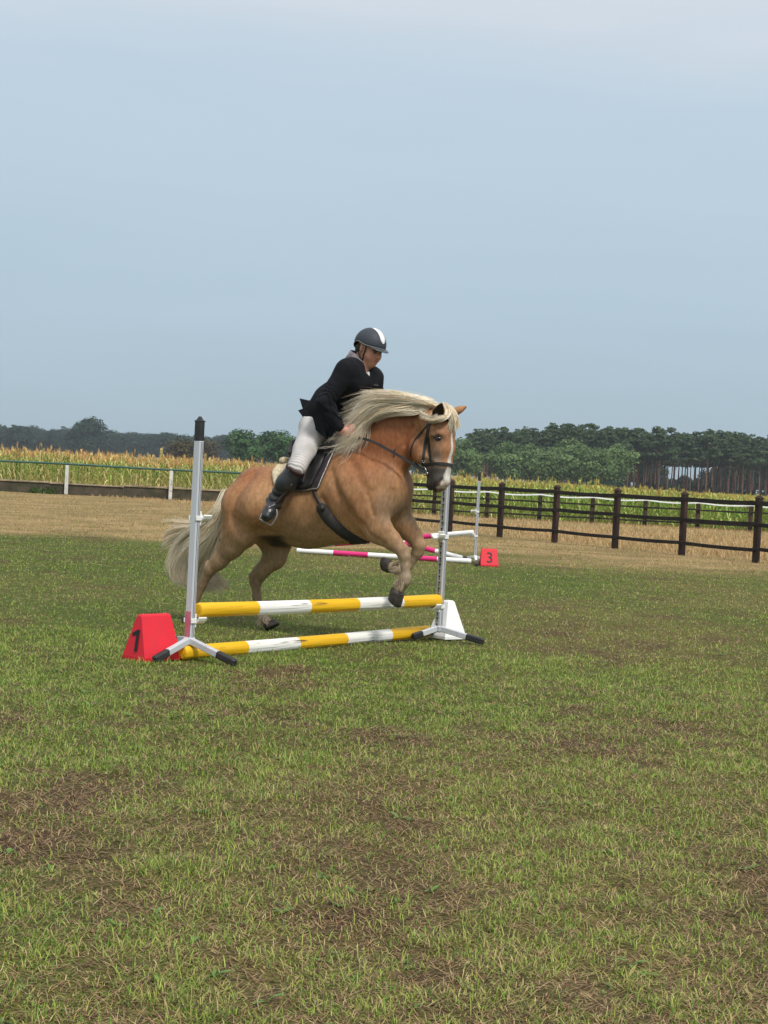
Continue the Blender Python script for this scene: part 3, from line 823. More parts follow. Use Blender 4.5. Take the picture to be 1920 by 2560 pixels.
def make_block(corner, th, L, D, H, Lt, Dt, m, name, label, digit=None, face='L', dh=.1):
    """corner: nearest bottom corner; L edge runs at angle th from +X, D edge at th+90"""
    R = rotz(th); b = np.array([corner[0], corner[1], 0])
    o = empty(name, b, label, 'number block' if digit else 'block')
    def P(x, y, z): return b + R @ np.array([x, y, 0]) + [0, 0, z]
    lx, ly = (L - Lt) / 2, (D - Dt) / 2
    r = .012
    V = []
    for (z, x0, x1, y0, y1) in ((0, 0, L, 0, D), (.02, .0, L, .0, D), (H - r, lx * .95, L - lx * .95, ly * .95, D - ly * .95), (H, lx + r * .5, L - lx - r * .5, ly + r * .5, D - ly - r * .5)):
        V += [P(x0, y0, z), P(x1, y0, z), P(x1, y1, z), P(x0, y1, z)]
    fs = [(k * 4 + j, k * 4 + (j + 1) % 4, k * 4 + 4 + (j + 1) % 4, k * 4 + 4 + j) for k in range(3) for j in range(4)] + [(12, 13, 14, 15), (3, 2, 1, 0)]
    mb = MB(); mb.add(V, fs); body = mb.build('shell', m, o)
    if digit:
        dv, df = digit_mesh(digit)
        if face == 'L': c0, c1, t0 = P(L / 2, 0, .02), P(L / 2, ly, H), R @ np.array([1, 0, 0])
        else: c0, c1, t0 = P(0, D / 2, .02), P(lx, D / 2, H), R @ np.array([0, -1, 0])
        upv = (c1 - c0) / np.linalg.norm(c1 - c0); nn = np.cross(t0, upv)
        ctr = c0 + upv * H * (.46 if face == 'L' else .36)
        W_ = ctr + nn * .0045 + np.outer(dv[:, 0] * dh * (1.35 if digit == '1' else .95), t0) + np.outer(dv[:, 1] * dh, upv) + np.outer(dv[:, 2] * .1, nn)
        md = bpy.data.meshes.new('digit'); md.from_pydata([tuple(v - b) for v in W_], [], df); md.materials.append(num_m)
        link('digit', md, body)
    return o
make_block(at_h(361, 1655), math.radians(47), .285, .215, .278, .225, .035, red_m, 'number_block', 'red wedge shaped block with a black number 1 beside the left stand', '1', 'D', .135)
make_block(at_h(1201.5, 1415), math.radians(4), .255, .24, .245, .215, .05, red_m, 'number_block', 'red block with a black number 3 beside the far jump stand', '3', 'L', .155)
wb = at_h(1103, 1606)
make_block([wb[0] + .035, wb[1] + .20, 0], math.radians(40), .215, .20, .285, .06, .06, whiteblk, 'wedge_block', 'white wedge shaped block standing behind the right end of the yellow poles')
# ------------------------------------------------------------------ implicit surface modelling (bodies as one continuous mesh)
class Field:
    def __init__(s, lo, hi, res):
        s.lo = np.array(lo, float); s.res = res
        s.n = np.ceil((np.array(hi) - s.lo) / res).astype(int) + 1
        s.ax = [s.lo[i] + res * np.arange(s.n[i]) for i in range(3)]
        s.D = np.full(s.n, 1.0, np.float32)
    def _sub(s, pmin, pmax):
        a = np.clip(np.floor((pmin - s.lo) / s.res).astype(int), 0, s.n - 1); b = np.clip(np.ceil((pmax - s.lo) / s.res).astype(int) + 1, 1, s.n)
        if np.any(b <= a): return None
        return tuple(slice(a[i], b[i]) for i in range(3)), np.meshgrid(*[s.ax[i][a[i]:b[i]] for i in range(3)], indexing='ij')
    def merge(s, sl, d, k, mode):
        D = s.D[sl]
        if mode == 'add':
            if k > 0:
                h = np.clip(.5 + .5 * (D - d) / k, 0, 1); r = D * (1 - h) + d * h - k * h * (1 - h)
            else: r = np.minimum(D, d)
        else:
            if k > 0:
                h = np.clip(.5 - .5 * (D + d) / k, 0, 1); r = D * (1 - h) + (-d) * h + k * h * (1 - h)
            else: r = np.maximum(D, -d)
        s.D[sl] = r
    def cone(s, a, ra, b, rb, lat=1.0, k=.03, mode='add', axis=(0, 1, 0)):
        """round cone from a to b; widths along `axis` are multiplied by lat"""
        a = np.asarray(a, float); b = np.asarray(b, float); ax = np.asarray(axis, float); ax = ax / np.linalg.norm(ax)
        R = max(ra, rb) * max(1, lat) + k + .03
        r = s._sub(np.minimum(a, b) - R, np.maximum(a, b) + R)
        if r is None: return
        sl, (X, Y, Z) = r
        dx, dy, dz = X - a[0], Y - a[1], Z - a[2]
        v = b - a
        if lat != 1.0:
            # distance measured relative to the segment's own path so that the section squeezes about it
            vv = v @ v + 1e-12
            t0 = np.clip((dx * v[0] + dy * v[1] + dz * v[2]) / vv, 0, 1)
            ex, ey, ez = dx - t0 * v[0], dy - t0 * v[1], dz - t0 * v[2]
            q = (ex * ax[0] + ey * ax[1] + ez * ax[2]); qq = q / lat - q
            ex, ey, ez = ex + qq * ax[0], ey + qq * ax[1], ez + qq * ax[2]
            d = np.sqrt(ex * ex + ey * ey + ez * ez) - (ra + (rb - ra) * t0)
            d = d * (min(1, lat) * .5 + .5)
        else:
            vv = v @ v + 1e-12
            t = np.clip((dx * v[0] + dy * v[1] + dz * v[2]) / vv, 0, 1)
            d = np.sqrt((dx - t * v[0]) ** 2 + (dy - t * v[1]) ** 2 + (dz - t * v[2]) ** 2) - (ra + (rb - ra) * t)
        s.merge(sl, d.astype(np.float32), k, mode)
    def ell(s, c, r, R=None, k=.03, mode='add'):
        c = np.asarray(c, float); r = np.asarray(r, float); m = r.max() + k + .03
        q = s._sub(c - m, c + m)
        if q is None: return
        sl, (X, Y, Z) = q
        P = np.stack([X - c[0], Y - c[1], Z - c[2]], -1)
        if R is not None: P = P @ np.asarray(R)
        k0 = np.linalg.norm(P / r, axis=-1); k1 = np.linalg.norm(P / (r * r), axis=-1) + 1e-9
        s.merge(sl, (k0 * (k0 - 1) / k1).astype(np.float32), k, mode)
    def plane(s, p, n, k=.01):
        """keep the half space behind the plane (points with (x-p).n < 0)"""
        X, Y, Z = np.meshgrid(*s.ax, indexing='ij'); n = np.asarray(n, float) / np.linalg.norm(n)
        d = (X - p[0]) * n[0] + (Y - p[1]) * n[1] + (Z - p[2]) * n[2]
        s.D = np.maximum(s.D, d.astype(np.float32))
    def mesh(s):
        D = s.D; ins = D < 0
        nx, ny, nz = s.n
        c = ins[:-1, :-1, :-1].astype(np.int8)
        tot = sum(ins[i:nx - 1 + i, j:ny - 1 + j, l:nz - 1 + l].astype(np.int8) for i in (0, 1) for j in (0, 1) for l in (0, 1))
        act = (tot > 0) & (tot < 8)
        I = np.argwhere(act); vid = np.full(act.shape, -1, np.int64); vid[act] = np.arange(len(I))
        acc = np.zeros((len(I), 3)); cnt = np.zeros(len(I))
        corners = [(i, j, l) for i in (0, 1) for j in (0, 1) for l in (0, 1)]
        vals = {cc: D[I[:, 0] + cc[0], I[:, 1] + cc[1], I[:, 2] + cc[2]].astype(float) for cc in corners}
        for cc in corners:
            for a in range(3):
                if cc[a] == 0:
                    c2 = list(cc); c2[a] = 1; c2 = tuple(c2)
                    v0, v1 = vals[cc], vals[c2]; m = (v0 < 0) != (v1 < 0)
                    t = np.where(m, v0 / (v0 - v1 + 1e-20), 0)
                    p = np.array(cc, float)[None].repeat(len(I), 0); p[:, a] += t
                    acc += p * m[:, None]; cnt += m
        V = s.lo + (I + acc / np.maximum(cnt, 1)[:, None]) * s.res
        Q = []
        for a in range(3):
            b, c_ = [(1, 2), (2, 0), (0, 1)][a]
            sl0 = [slice(None)] * 3; sl1 = [slice(None)] * 3
            sl0[a] = slice(0, -1); sl1[a] = slice(1, None)
            e = ins[tuple(sl0)] != ins[tuple(sl1)]
            E = np.argwhere(e)
            ok = (E[:, b] > 0) & (E[:, c_] > 0) & (E[:, b] < s.n[b] - 1) & (E[:, c_] < s.n[c_] - 1)
            E = E[ok]
            def g(db, dc):
                q = E.copy(); q[:, b] -= db; q[:, c_] -= dc
                return vid[q[:, 0], q[:, 1], q[:, 2]]
            quad = np.stack([g(1, 1), g(0, 1), g(0, 0), g(1, 0)], -1)
            flip = ~ins[E[:, 0], E[:, 1], E[:, 2]]
            quad[flip] = quad[flip][:, ::-1]
            Q.append(quad)
        return V, np.concatenate(Q)
def relax(V, Q, it=2, lam=.5):
    e = np.concatenate([Q[:, [0, 1]], Q[:, [1, 2]], Q[:, [2, 3]], Q[:, [3, 0]]])
    for _ in range(it):
        for l_ in (lam, -lam * 1.03):
            acc = np.zeros_like(V); cnt = np.zeros(len(V))
            for i, j in ((0, 1), (1, 0)):
                for a in range(3): acc[:, a] += np.bincount(e[:, i], V[e[:, j], a], len(V))
                cnt += np.bincount(e[:, i], minlength=len(V))
            V = V + l_ * (acc / np.maximum(cnt, 1)[:, None] - V)
    return V
def vnormals(V, Q):
    fn_ = np.cross(V[Q[:, 2]] - V[Q[:, 0]], V[Q[:, 3]] - V[Q[:, 1]])
    n = np.zeros_like(V)
    for j in range(4):
        for a in range(3): n[:, a] += np.bincount(Q[:, j], fn_[:, a], len(V))
    return n / (np.linalg.norm(n, axis=1)[:, None] + 1e-12)
def biggest(V, Q):
    """drop loose crumbs"""
    lab = np.arange(len(V))
    for _ in range(400):
        m = lab[Q].min(1); new = lab.copy()
        np.minimum.at(new, Q.ravel(), np.repeat(m, 4)); new = new[new]
        if (new == lab).all(): break
        lab = new
    u, c = np.unique(lab[Q[:, 0]], return_counts=True); keepl = u[c.argmax()]
    Q = Q[lab[Q[:, 0]] == keepl]; used = np.unique(Q); mp_ = np.full(len(V), -1); mp_[used] = np.arange(len(used))
    return V[used], mp_[Q]
def sst(x, a, b): t = np.clip((x - a) / (b - a), 0, 1); return t * t * (3 - 2 * t)
def hair_obj(name, strands, r0, col_fn, m, parent, rs_, taper=.15, sides=3):
    """strands: (n, k, 3) points; one mesh of thin tapering tubes"""
    S = np.asarray(strands); n, k, _ = S.shape
    T = np.gradient(S, axis=1); T /= np.linalg.norm(T, axis=2, keepdims=True) + 1e-9
    ref = rs_.normal(0, 1, (n, 1, 3)); a = np.cross(T, ref); a /= np.linalg.norm(a, axis=2, keepdims=True) + 1e-9; b = np.cross(T, a)
    u = np.linspace(0, 1, k); rad = (1 - (1 - taper) * u ** 2.2)[None, :, None] * np.asarray(r0).reshape(-1, 1, 1)
    rings = np.stack([S + rad * (math.cos(t) * a + math.sin(t) * b) for t in np.arange(sides) * 2 * math.pi / sides], 2)
    V = rings.reshape(-1, 3)
    i0 = (np.arange(n)[:, None, None] * k + np.arange(k - 1)[None, :, None]) * sides + np.arange(sides)[None, None]
    i1 = (np.arange(n)[:, None, None] * k + np.arange(k - 1)[None, :, None]) * sides + (np.arange(sides)[None, None] + 1) % sides
    Q = np.stack([i0, i1, i1 + sides, i0 + sides], -1).reshape(-1, 4)
    C = col_fn(n, k).reshape(n, k, 1, 3).repeat(sides, 2).reshape(-1, 3)
    org = world_loc(parent)
    return link(name, mesh_np(name, V - org, Q, m, True, C), parent)
# ------------------------------------------------------------------ horse
HD = np.array([math.cos(math.radians(30)), -math.sin(math.radians(30)), 0]); HL = np.array([math.sin(math.radians(30)), math.cos(math.radians(30)), 0])
HC = .5 * ((at_h(460, 1556) @ HL + .13) + (at_h(672, 1573) @ HL - .13))
HM = np.stack([HD, HL, [0, 0, 1]])          # world -> local
_d = ray(790, 1270); HX = HD @ (CAM + _d * ((HC - CAM @ HL) / (_d @ HL)))
HO3 = np.array([HX, HC, 0])
def hl(px, py, yo=0.0):
    d = ray(px, py); t = ((HC + yo) - CAM @ HL) / (d @ HL); P = CAM + d * t
    return HM @ P - HO3
def h2w(L): return (np.array(L, float) + HO3) @ HM
def w2h(P): return np.asarray(P) @ HM.T - HO3
RP = F / 11.3
def r_(px): return px / RP
hbody = Field((-1.35, -.42, -.02), (1.35, .42, 1.75), .0095)
print('HORSE depth', (h2w([0,0,0]))[1], hl(460,1556), hl(1166,1015))
def C1(x1, y1, r1, x2, y2, r2, lat=1.0, k=.05, yo=0.0, yo2=None, mirror=False, mode='add'):
    yo2 = yo if yo2 is None else yo2
    for s_ in ((1, -1) if mirror else (1,)):
        # points are given where the photo shows them if they stood in the horse's middle plane, then moved sideways
        a = hl(x1, y1); b = hl(x2, y2); a[1] = yo * s_; b[1] = yo2 * s_
        hbody.cone(a, r_(r1), b, r_(r2), lat, k, mode)
def N1(x1, y1, r1, x2, y2, r2, yo, yo2=None, lat=1.0, k=.04, mode='add'):
    """near/far limb traced on its own plane"""
    yo2 = yo if yo2 is None else yo2
    hbody.cone(hl(x1, y1, yo), r_(r1), hl(x2, y2, yo2), r_(r2), lat, k, mode)
def NM(x1, y1, r1, x2, y2, r2, yo, lat=1.0, k=.02, mode='add'):
    a = hl(x1, y1, -yo); b = hl(x2, y2, -yo)
    for s_ in (1, -1): hbody.cone(a * [1, s_, 1], r_(r1), b * [1, s_, 1], r_(r2), lat, k, mode)
# trunk
C1(690, 1268, 92, 770, 1262, 107, .78, .05)
C1(770, 1262, 107, 890, 1246, 110, .76, .05)
C1(646, 1231, 66, 706, 1224, 61, .95, .06)           # croup
C1(632, 1262, 54, 676, 1266, 74, 1.05, .06, yo=.09, mirror=True)  # quarters
C1(890, 1215, 96, 950, 1222, 78, .62, .06, yo=.06, mirror=True)   # shoulders
C1(930, 1240, 70, 962, 1262, 42, .8, .06, yo=.11, mirror=True)   # breast
C1(836, 1156, 34, 905, 1140, 44, .5, .06)             # withers
# neck
C1(900, 1160, 70, 948, 1108, 82, .44, .06)
C1(945, 1105, 84, 990, 1082, 76, .38, .06)
C1(990, 1082, 72, 1032, 1068, 54, .40, .06)
C1(1032, 1062, 48, 1070, 1052, 34, .50, .05)
C1(985, 1150, 40, 1010, 1120, 32, .8, .05)            # underside of the neck
# head
C1(1078, 1052, 32, 1100, 1082, 34, 1.08, .04)
C1(1100, 1082, 33, 1107, 1120, 27, 1.06, .04)
C1(1107, 1120, 27, 1106, 1165, 22, 1.0, .04)
C1(1106, 1165, 22, 1103, 1200, 22, 1.06, .03)
C1(1104, 1200, 20, 1096, 1216, 16, 1.15, .02)
C1(1066, 1112, 33, 1070, 1130, 31, .72, .03)          # cheek
C1(1070, 1130, 26, 1080, 1175, 15, .85, .035)
C1(1080, 1175, 14, 1078, 1206, 11, .95, .02)
C1(1078, 1206, 11, 1076, 1218, 9, 1.0, .012)            # lower lip
NM(1088, 1080, 9, 1102, 1086, 9, .078, k=.02)  # brow over the eye
NM(1044, 1118, 26, 1054, 1138, 22, .045, .8, .02)  # jowl
N1(1084, 1222, 4.5, 1079, 1226, 3, -.05, None, 1, .0, 'sub')
# near hind (right) leg
N1(606, 1274, 58, 608, 1322, 50, -.15, -.15, .62, .06)
N1(597, 1322, 46, 580, 1362, 33, -.15, -.14, .62, .05)
N1(578, 1362, 33, 549, 1399, 23, -.14, -.13, .70, .04)
N1(549, 1401, 22, 529, 1420, 18, -.13, -.13, .75, .03)
N1(519, 1408, 8, 523, 1428, 12, -.13, -.13, .8, .02)     # point of hock
N1(524, 1424, 15, 506, 1462, 11.5, -.13, -.12, .85, .02)
N1(506, 1462, 11, 482, 1515, 11, -.12, -.12, .9, .02)
N1(484, 1515, 14, 481, 1524, 13.5, -.12, -.12, .9, .02)    # fetlock
N1(481, 1524, 12, 474, 1541, 12.5, -.12, -.12, .95, .02)
# far hind (left) leg
N1(650, 1300, 58, 690, 1352, 44, .13, .14, .62, .05)
N1(690, 1352, 42, 688, 1392, 29, .14, .13, .65, .05)
N1(688, 1392, 29, 650, 1432, 21, .13, .13, .7, .04)
N1(650, 1432, 19, 640, 1450, 17, .13, .13, .75, .03)
N1(628, 1438, 8, 636, 1458, 12, .13, .13, .8, .02)
N1(640, 1452, 14, 642, 1490, 11.5, .13, .13, .85, .02)
N1(642, 1490, 11, 652, 1532, 11.5, .13, .13, .9, .02)
N1(652, 1534, 14, 657, 1543, 14, .13, .13, .9, .02)
N1(657, 1543, 12.5, 668, 1556, 13, .13, .13, .95, .02)
# sheath and groin
C1(690, 1345, 22, 716, 1352, 12, .8, .05)
# near fore (right)
N1(925, 1285, 46, 945, 1322, 35, -.16, -.16, .62, .05)
N1(945, 1322, 33, 978, 1350, 23, -.16, -.14, .7, .04)
N1(978, 1350, 22, 1003, 1374, 17, -.14, -.14, .8, .03)
N1(1006, 1376, 16, 1011, 1390, 15, -.14, -.14, .95, .02)   # knee
N1(1011, 1392, 13, 1013, 1415, 10.5, -.14, -.14, .85, .02)
N1(1013, 1415, 10.5, 1014, 1440, 11, -.14, -.14, .9, .02)
N1(1014, 1446, 14.5, 1013, 1452, 14, -.14, -.14, .95, .02)   # fetlock
N1(1000, 1452, 9, 992, 1462, 7, -.14, -.14, .9, .02)
N1(1011, 1453, 12.5, 999, 1472, 13, -.14, -.14, 1, .02)
# far fore (left)
N1(985, 1285, 38, 1008, 1312, 30, .12, .14, .7, .05)
N1(1008, 1312, 29, 1032, 1338, 21, .14, .14, .8, .04)
N1(1034, 1340, 19, 1047, 1362, 17, .14, .14, .85, .03)
N1(1048, 1366, 16, 1044, 1380, 14.5, .14, .14, .95, .02)
N1(1044, 1382, 13, 1018, 1418, 11, .14, .13, .85, .02)
N1(1018, 1418, 11, 1004, 1424, 12, .13, .13, .9, .02)
N1(1004, 1424, 13, 994, 1424, 13.5, .13, .13, .95, .02)
N1(994, 1424, 12.5, 980, 1418, 13.5, .13, .13, 1, .02)
# neck muscle folds and grooves
def groove(pts, r, yo, k=.02):
    for (x1, y1), (x2, y2) in zip(pts[:-1], pts[1:]): N1(x1, y1, r, x2, y2, r, yo, yo, 1, k, 'sub')
# nostrils
for s_ in (-1, 1):
    p = hl(1104, 1206, -.066) * [1, s_, 1]
    hbody.ell(p, (.020, .018, .028), k=.010, mode='sub')
    p = hl(1096, 1095, -.118) * [1, s_, 1]
    hbody.ell(p, (.030, .024, .022), k=.012, mode='sub')
# mouth slit
for s_ in (-1, 1):
    a = hl(1066, 1196, -.066) * [1, s_, 1]; b = hl(1080, 1220, -.060) * [1, s_, 1]
    hbody.cone(a, .006, b, .007, 1, .006, 'sub')
V, Q = hbody.mesh(); V, Q = biggest(V, Q)
V = relax(V, Q, 4, .5)
nrm = vnormals(V, Q)
# soft muscle relief and folds
PP = project(h2w(np.column_stack([V[:, 0], V[:, 1] * 0, V[:, 2]])))      # where a point of the middle plane would show
px_, py_ = PP[:, 0], PP[:, 1]
def bump_line(pts, wd, amt, onesided=True):
    """raise (or cut) a ridge along a traced line on both flanks"""
    d = np.full(len(V), 1e9)
    for (x1, y1), (x2, y2) in zip(pts[:-1], pts[1:]):
        vx, vy = x2 - x1, y2 - y1; t = np.clip(((px_ - x1) * vx + (py_ - y1) * vy) / (vx * vx + vy * vy), 0, 1)
        d = np.minimum(d, np.hypot(px_ - x1 - t * vx, py_ - y1 - t * vy))
    return amt * np.exp(-(d / wd) ** 2)
side_f = np.clip(np.abs(nrm[:, 1]) * 1.6, 0, 1)
disp = np.zeros(len(V))
disp += side_f * bump_line([(660, 1190), (640, 1240), (632, 1290), (650, 1335)], 9, -.010)      # behind the flank
disp += side_f * bump_line([(600, 1240), (590, 1300), (580, 1350)], 7, -.006)
disp += side_f * bump_line([(868, 1180), (890, 1230), (925, 1290), (935, 1310)], 10, -.010)     # shoulder edge
disp += side_f * bump_line([(850, 1250), (880, 1310), (905, 1345)], 9, -.010)                     # behind the elbow
disp += side_f * bump_line([(905, 1150), (935, 1185), (960, 1230)], 9, -.008)
disp += side_f * bump_line([(1045, 1070), (1032, 1095), (1026, 1115)], 5, -.008)      # behind the cheek
disp += side_f * bump_line([(1072, 1140), (1095, 1150), (1110, 1160)], 4, .004)
disp += side_f * bump_line([(1090, 1092), (1096, 1087), (1104, 1092)], 2.5, .004)
disp += side_f * bump_line([(690, 1320), (740, 1350), (800, 1362)], 8, -.005)
disp *= 1.5
disp += side_f * (bump_line([(900, 1200), (925, 1250), (935, 1290)], 16, .012) + bump_line([(600, 1230), (612, 1290), (600, 1340)], 16, .010) + bump_line([(720, 1210), (740, 1300)], 18, .005) + bump_line([(985, 1240), (1000, 1275)], 12, .008) + bump_line([(960, 1240), (975, 1290)], 5, -.010) + bump_line([(1006, 1225), (1003, 1290)], 4, -.008) + bump_line([(940, 1300), (965, 1335), (995, 1358)], 5, -.005))
disp += .0055 * vnoise(V, 6, 70, 3) * sst(V[:, 2], .5, .9) + .0012 * vnoise(V, 30, 71, 2)
V = V + nrm * disp[:, None]
# coat colours (the coat's own pattern, and shade painted in at the groin)
coat = np.array(srgb(150, 106, 70)); coat2 = np.array(srgb(184, 144, 102)); pale = np.array(srgb(154, 132, 104)); rich = np.array(srgb(148, 92, 58)); cream = np.array(srgb(190, 172, 146)); grey = np.array(srgb(84, 78, 75)); dgrey = np.array(srgb(38, 34, 34)); white = np.array(srgb(222, 216, 208)); pinkn = np.array(srgb(196, 150, 138)); hoofc = np.array(srgb(62, 56, 52))
nn_ = vnoise(V, 4, 80, 4)[:, None]; n2_ = vnoise(V * [1, 1, .6], 11, 81, 3)[:, None] + .9 * vnoise(V, 38, 83, 3)[:, None]
Cc = coat * (1 - np.clip(.5 + .7 * nn_, 0, 1)) + coat2 * np.clip(.5 + .7 * nn_, 0, 1)
def blend(c, f): 
    global Cc
    f = np.clip(f, 0, 1).reshape(-1, 1); Cc = Cc * (1 - f) + c * f
blend(rich, sst(px_, 870, 930) * sst(-py_, -1190, -1120) * .9)
blend(rich * .95, sst(-py_, -1260, -1180) * sst(-px_, -740, -640) * .75)
blend(rich * 1.02, sst(-py_, -1230, -1170) * sst(px_, 800, 870) * .5)
blend(np.array(srgb(150, 122, 92)), sst(py_, 1250, 1320) * sst(px_, 700, 760) * sst(-px_, -900, -850) * .5)
blend(pale, sst(py_, 1290, 1400) * .75)
blend(pale * .95, sst(py_, 1210, 1300) * sst(px_, 960, 1010) * sst(-py_, -1330, -1290) * .8)
legz = (py_ > 1395)
blend(cream * .62, sst(py_, 1350, 1440) * .75 * (px_ > 940))
blend(pale * .60, sst(py_, 1400, 1470) * (px_ < 720) * .65)
blend(cream * .8, sst(py_, 1525, 1540) * (px_ > 600) * (px_ < 720) * .6)
blend(cream * .8, sst(-px_, -1008, -1000) * (px_ > 900) * (py_ > 1398) * (py_ < 1440) * (V[:, 1] > 0) * .7)
under = sst(-nrm[:, 2], .3, .9)
blend(np.array(srgb(122, 98, 76)), np.exp(-((px_ - 995) / 26) ** 2 - ((py_ - 1268) / 34) ** 2) * .6)
blend(np.array(srgb(34, 28, 25)), sst(py_, 1334, 1344) * sst(-py_, -1376, -1362) * np.exp(-((px_ - 706) / 30) ** 4) * .95)  # dark sheath skin, blackened further to paint in the shade of the groin
# head
face = sst(px_, 1035, 1075) * (py_ < 1240) * (px_ > 1030)
blend(np.array(srgb(172, 128, 92)), face * .7)
tl_ = (px_ - 1040) * .25 + (py_ - 1100)
blend(np.array(srgb(150, 134, 118)), sst(py_, 1095, 1150) * sst(px_, 1068, 1088) * .75 * (px_ < 1118))
eye_d = np.hypot((px_ - 1110) / 1.25, py_ - 1096)
blend(grey * .9, np.exp(-(eye_d / 11) ** 2) * .9); blend(dgrey, np.exp(-(eye_d / 6.5) ** 2))
muz = sst(py_, 1163, 1176) * (px_ > 1050)
muz = muz * (py_ < 1260)
blend(grey, muz); blend(dgrey, sst(py_, 1198, 1225) * (px_ > 1050) * (py_ < 1260) * .85)
nd = np.hypot(px_ - 1115, (py_ - 1206) / 1.3); blend(dgrey * .5, np.exp(-(nd / 6) ** 2) * (np.abs(V[:, 1]) > .03))
bl = np.abs(V[:, 1] + .022) + .004 * vnoise(V, 18, 82, 2)
front = nrm[:, 0] > .1
blw = np.interp(py_, [1060, 1075, 1120, 1165, 1190, 1230], [0, .005, .008, .018, .030, .036])
blend(white, sst(-bl, -blw - .004, -blw + .003) * front * (px_ > 1075) * (py_ > 1064) * (py_ < 1222))
blend(pinkn, sst(-bl, -.052, -.03) * front * sst(py_, 1198, 1214) * (px_ > 1085) * .45)
Cc = Cc * (1 + .10 * n2_)
coat_m = mat('horse_coat', (1.07, 1.07, 1.07), (.78, .75, .72), scale=48, rough=.6, attr=True, bump=.25, bscale=200, spec=.3, stretch=(1, 1, .5), detail=6, dist=.004)
HO = h2w([np.mean(V[:, 0]) , 0, 0]); HO[2] = 0
horse = empty('horse', HO, 'chestnut horse with flaxen mane and tail and a white blaze, jumping over the yellow pole', 'horse')
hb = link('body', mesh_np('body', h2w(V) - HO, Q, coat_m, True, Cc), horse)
BV = BVHTree.FromPolygons([tuple(v) for v in h2w(V)], [tuple(q) for q in Q])
def hit(px, py, off=.004, bv=None, extra=0.0):
    """point of the body surface seen at this place of the photo"""
    d = ray(px, py); l, n_, i_, t_ = (bv or BV).ray_cast(Vector(CAM), Vector(d / np.linalg.norm(d)))
    if l is None:
        l, n_, i_, t_ = (bv or BV).find_nearest(Vector(CAM + d * 11.2))
    n_ = np.array(n_); l = np.array(l)
    if n_ @ d > 0: n_ = -n_
    return l + n_ * (off + extra), n_
def mirror(P): L = w2h(np.asarray(P)); L = L * [1, -1, 1]; return h2w(L)
def mirn(n_): a = np.asarray(n_) @ HM.T * [1, -1, 1]; return a @ HM
# hooves
hoof_m = mat('hoof', srgb(70, 62, 56), srgb(44, 40, 38), scale=30, rough=.6, bump=.3, bscale=50)
def hoof(coro, toe, yo, rw, rl):
    """frustum from the coronet to the ground surface of the hoof; axis traced from the photo"""
    a = h2w(hl(*coro, yo)); b = h2w(hl(*toe, yo)); ax = (b - a); Ln = np.linalg.norm(ax); ax /= Ln
    n = 22; lat_ = HL; fw_ = np.cross(lat_, ax); fw_ /= np.linalg.norm(fw_)
    if fw_ @ HD < 0 and abs(ax[2]) > .5: fw_ = -fw_
    V_ = []; rings = [(0, 1.0), (.12, 1.06), (.6, 1.10), (.94, 1.10), (1.0, .98)]
    for t, s_ in rings:
        for j in range(n):
            th = 2 * math.pi * j / n
            V_.append(a + ax * Ln * t * (1 + .12 * math.cos(th)) + (fw_ * math.cos(th) * rl * s_ + lat_ * math.sin(th) * rw * s_) + fw_ * .25 * rl * t)
    fs = [(k * n + j, k * n + (j + 1) % n, (k + 1) * n + (j + 1) % n, (k + 1) * n + j) for k in range(len(rings) - 1) for j in range(n)]
    m_ = len(V_); V_.append(a); V_.append(a + ax * Ln * .93 + fw_ * .2 * rl)
    fs += [(m_, (j + 1) % n, j) for j in range(n)] + [(m_ + 1, (len(rings) - 1) * n + j, (len(rings) - 1) * n + (j + 1) % n) for j in range(n)]
    mb = MB(); mb.add(V_, fs); return mb.build('hoof', hoof_m, horse, True)
hoof((995, 1476), (982, 1506), -.14, .048, .050)
hoof((976, 1417), (957, 1413), .13, .046, .046)
hoof((471, 1545), (467, 1557), -.12, .048, .052)
hoof((673, 1557), (680, 1570), .13, .048, .052)
# shaggy hair behind the fetlocks is grown once the hair helpers exist
# eyes
eye_m = mat('horse_eye', (.012, .008, .007), (.02, .012, .01), rough=.08, spec=.6, coat=.6)
for s_ in (-1, 1):
    p = hl(1096, 1096, -.084) * [1, s_, 1]
    mb = MB(); mb.ellipsoid(h2w(p), (.026, .022, .020), HM.T); mb.build('eye', eye_m, horse, True)
# ears: hollow leaf shapes
earo = mat('ear_outer', srgb(176, 128, 84), srgb(150, 106, 70), scale=20, rough=.7); eari = mat('ear_inner', srgb(52, 38, 22), srgb(28, 20, 12), scale=20, rough=.9)
def ear(base, tip, wd, open_dir):
    base = np.array(base); tip = np.array(tip); ax = tip - base; Ln = np.linalg.norm(ax); ax /= Ln
    od = np.array(open_dir, float); od -= ax * (od @ ax); od /= np.linalg.norm(od); sd = np.cross(ax, od)
    prof = [(0, .55), (.15, .85), (.35, 1.0), (.6, .85), (.8, .52), (.93, .22), (1.0, .03)]
    def shell(sc_, dep, bow=.55):
        Vs = []; n = 11
        for t, w_ in prof:
            for j in range(n):
                th = math.radians(-108 + 216 * j / (n - 1))          # open towards od
                Vs.append(base + ax * Ln * t + (-od * math.cos(th) * w_ * wd * bow * sc_ + sd * math.sin(th) * w_ * wd * .5 * sc_) + od * dep)
        fs = [(k * n + j, k * n + j + 1, (k + 1) * n + j + 1, (k + 1) * n + j) for k in range(len(prof) - 1) for j in range(n - 1)]
        return Vs, fs
    mb = MB(); mb.add(*shell(1.0, 0)); e = mb.build('ear', earo, horse, True)
    mb = MB(); mb.add(*shell(.88, .012, .12)); mb.build('inner_ear', eari, e, True)
ear(h2w(hl(1091, 1046, -.115)), h2w(hl(1105, 1007, -.150)), .090, HD * .45 - HL * .9)
ear(h2w(hl(1128, 1036, .08) ), h2w(hl(1166, 1015, .13)), .06, HD * .5 + HL * 1.0)

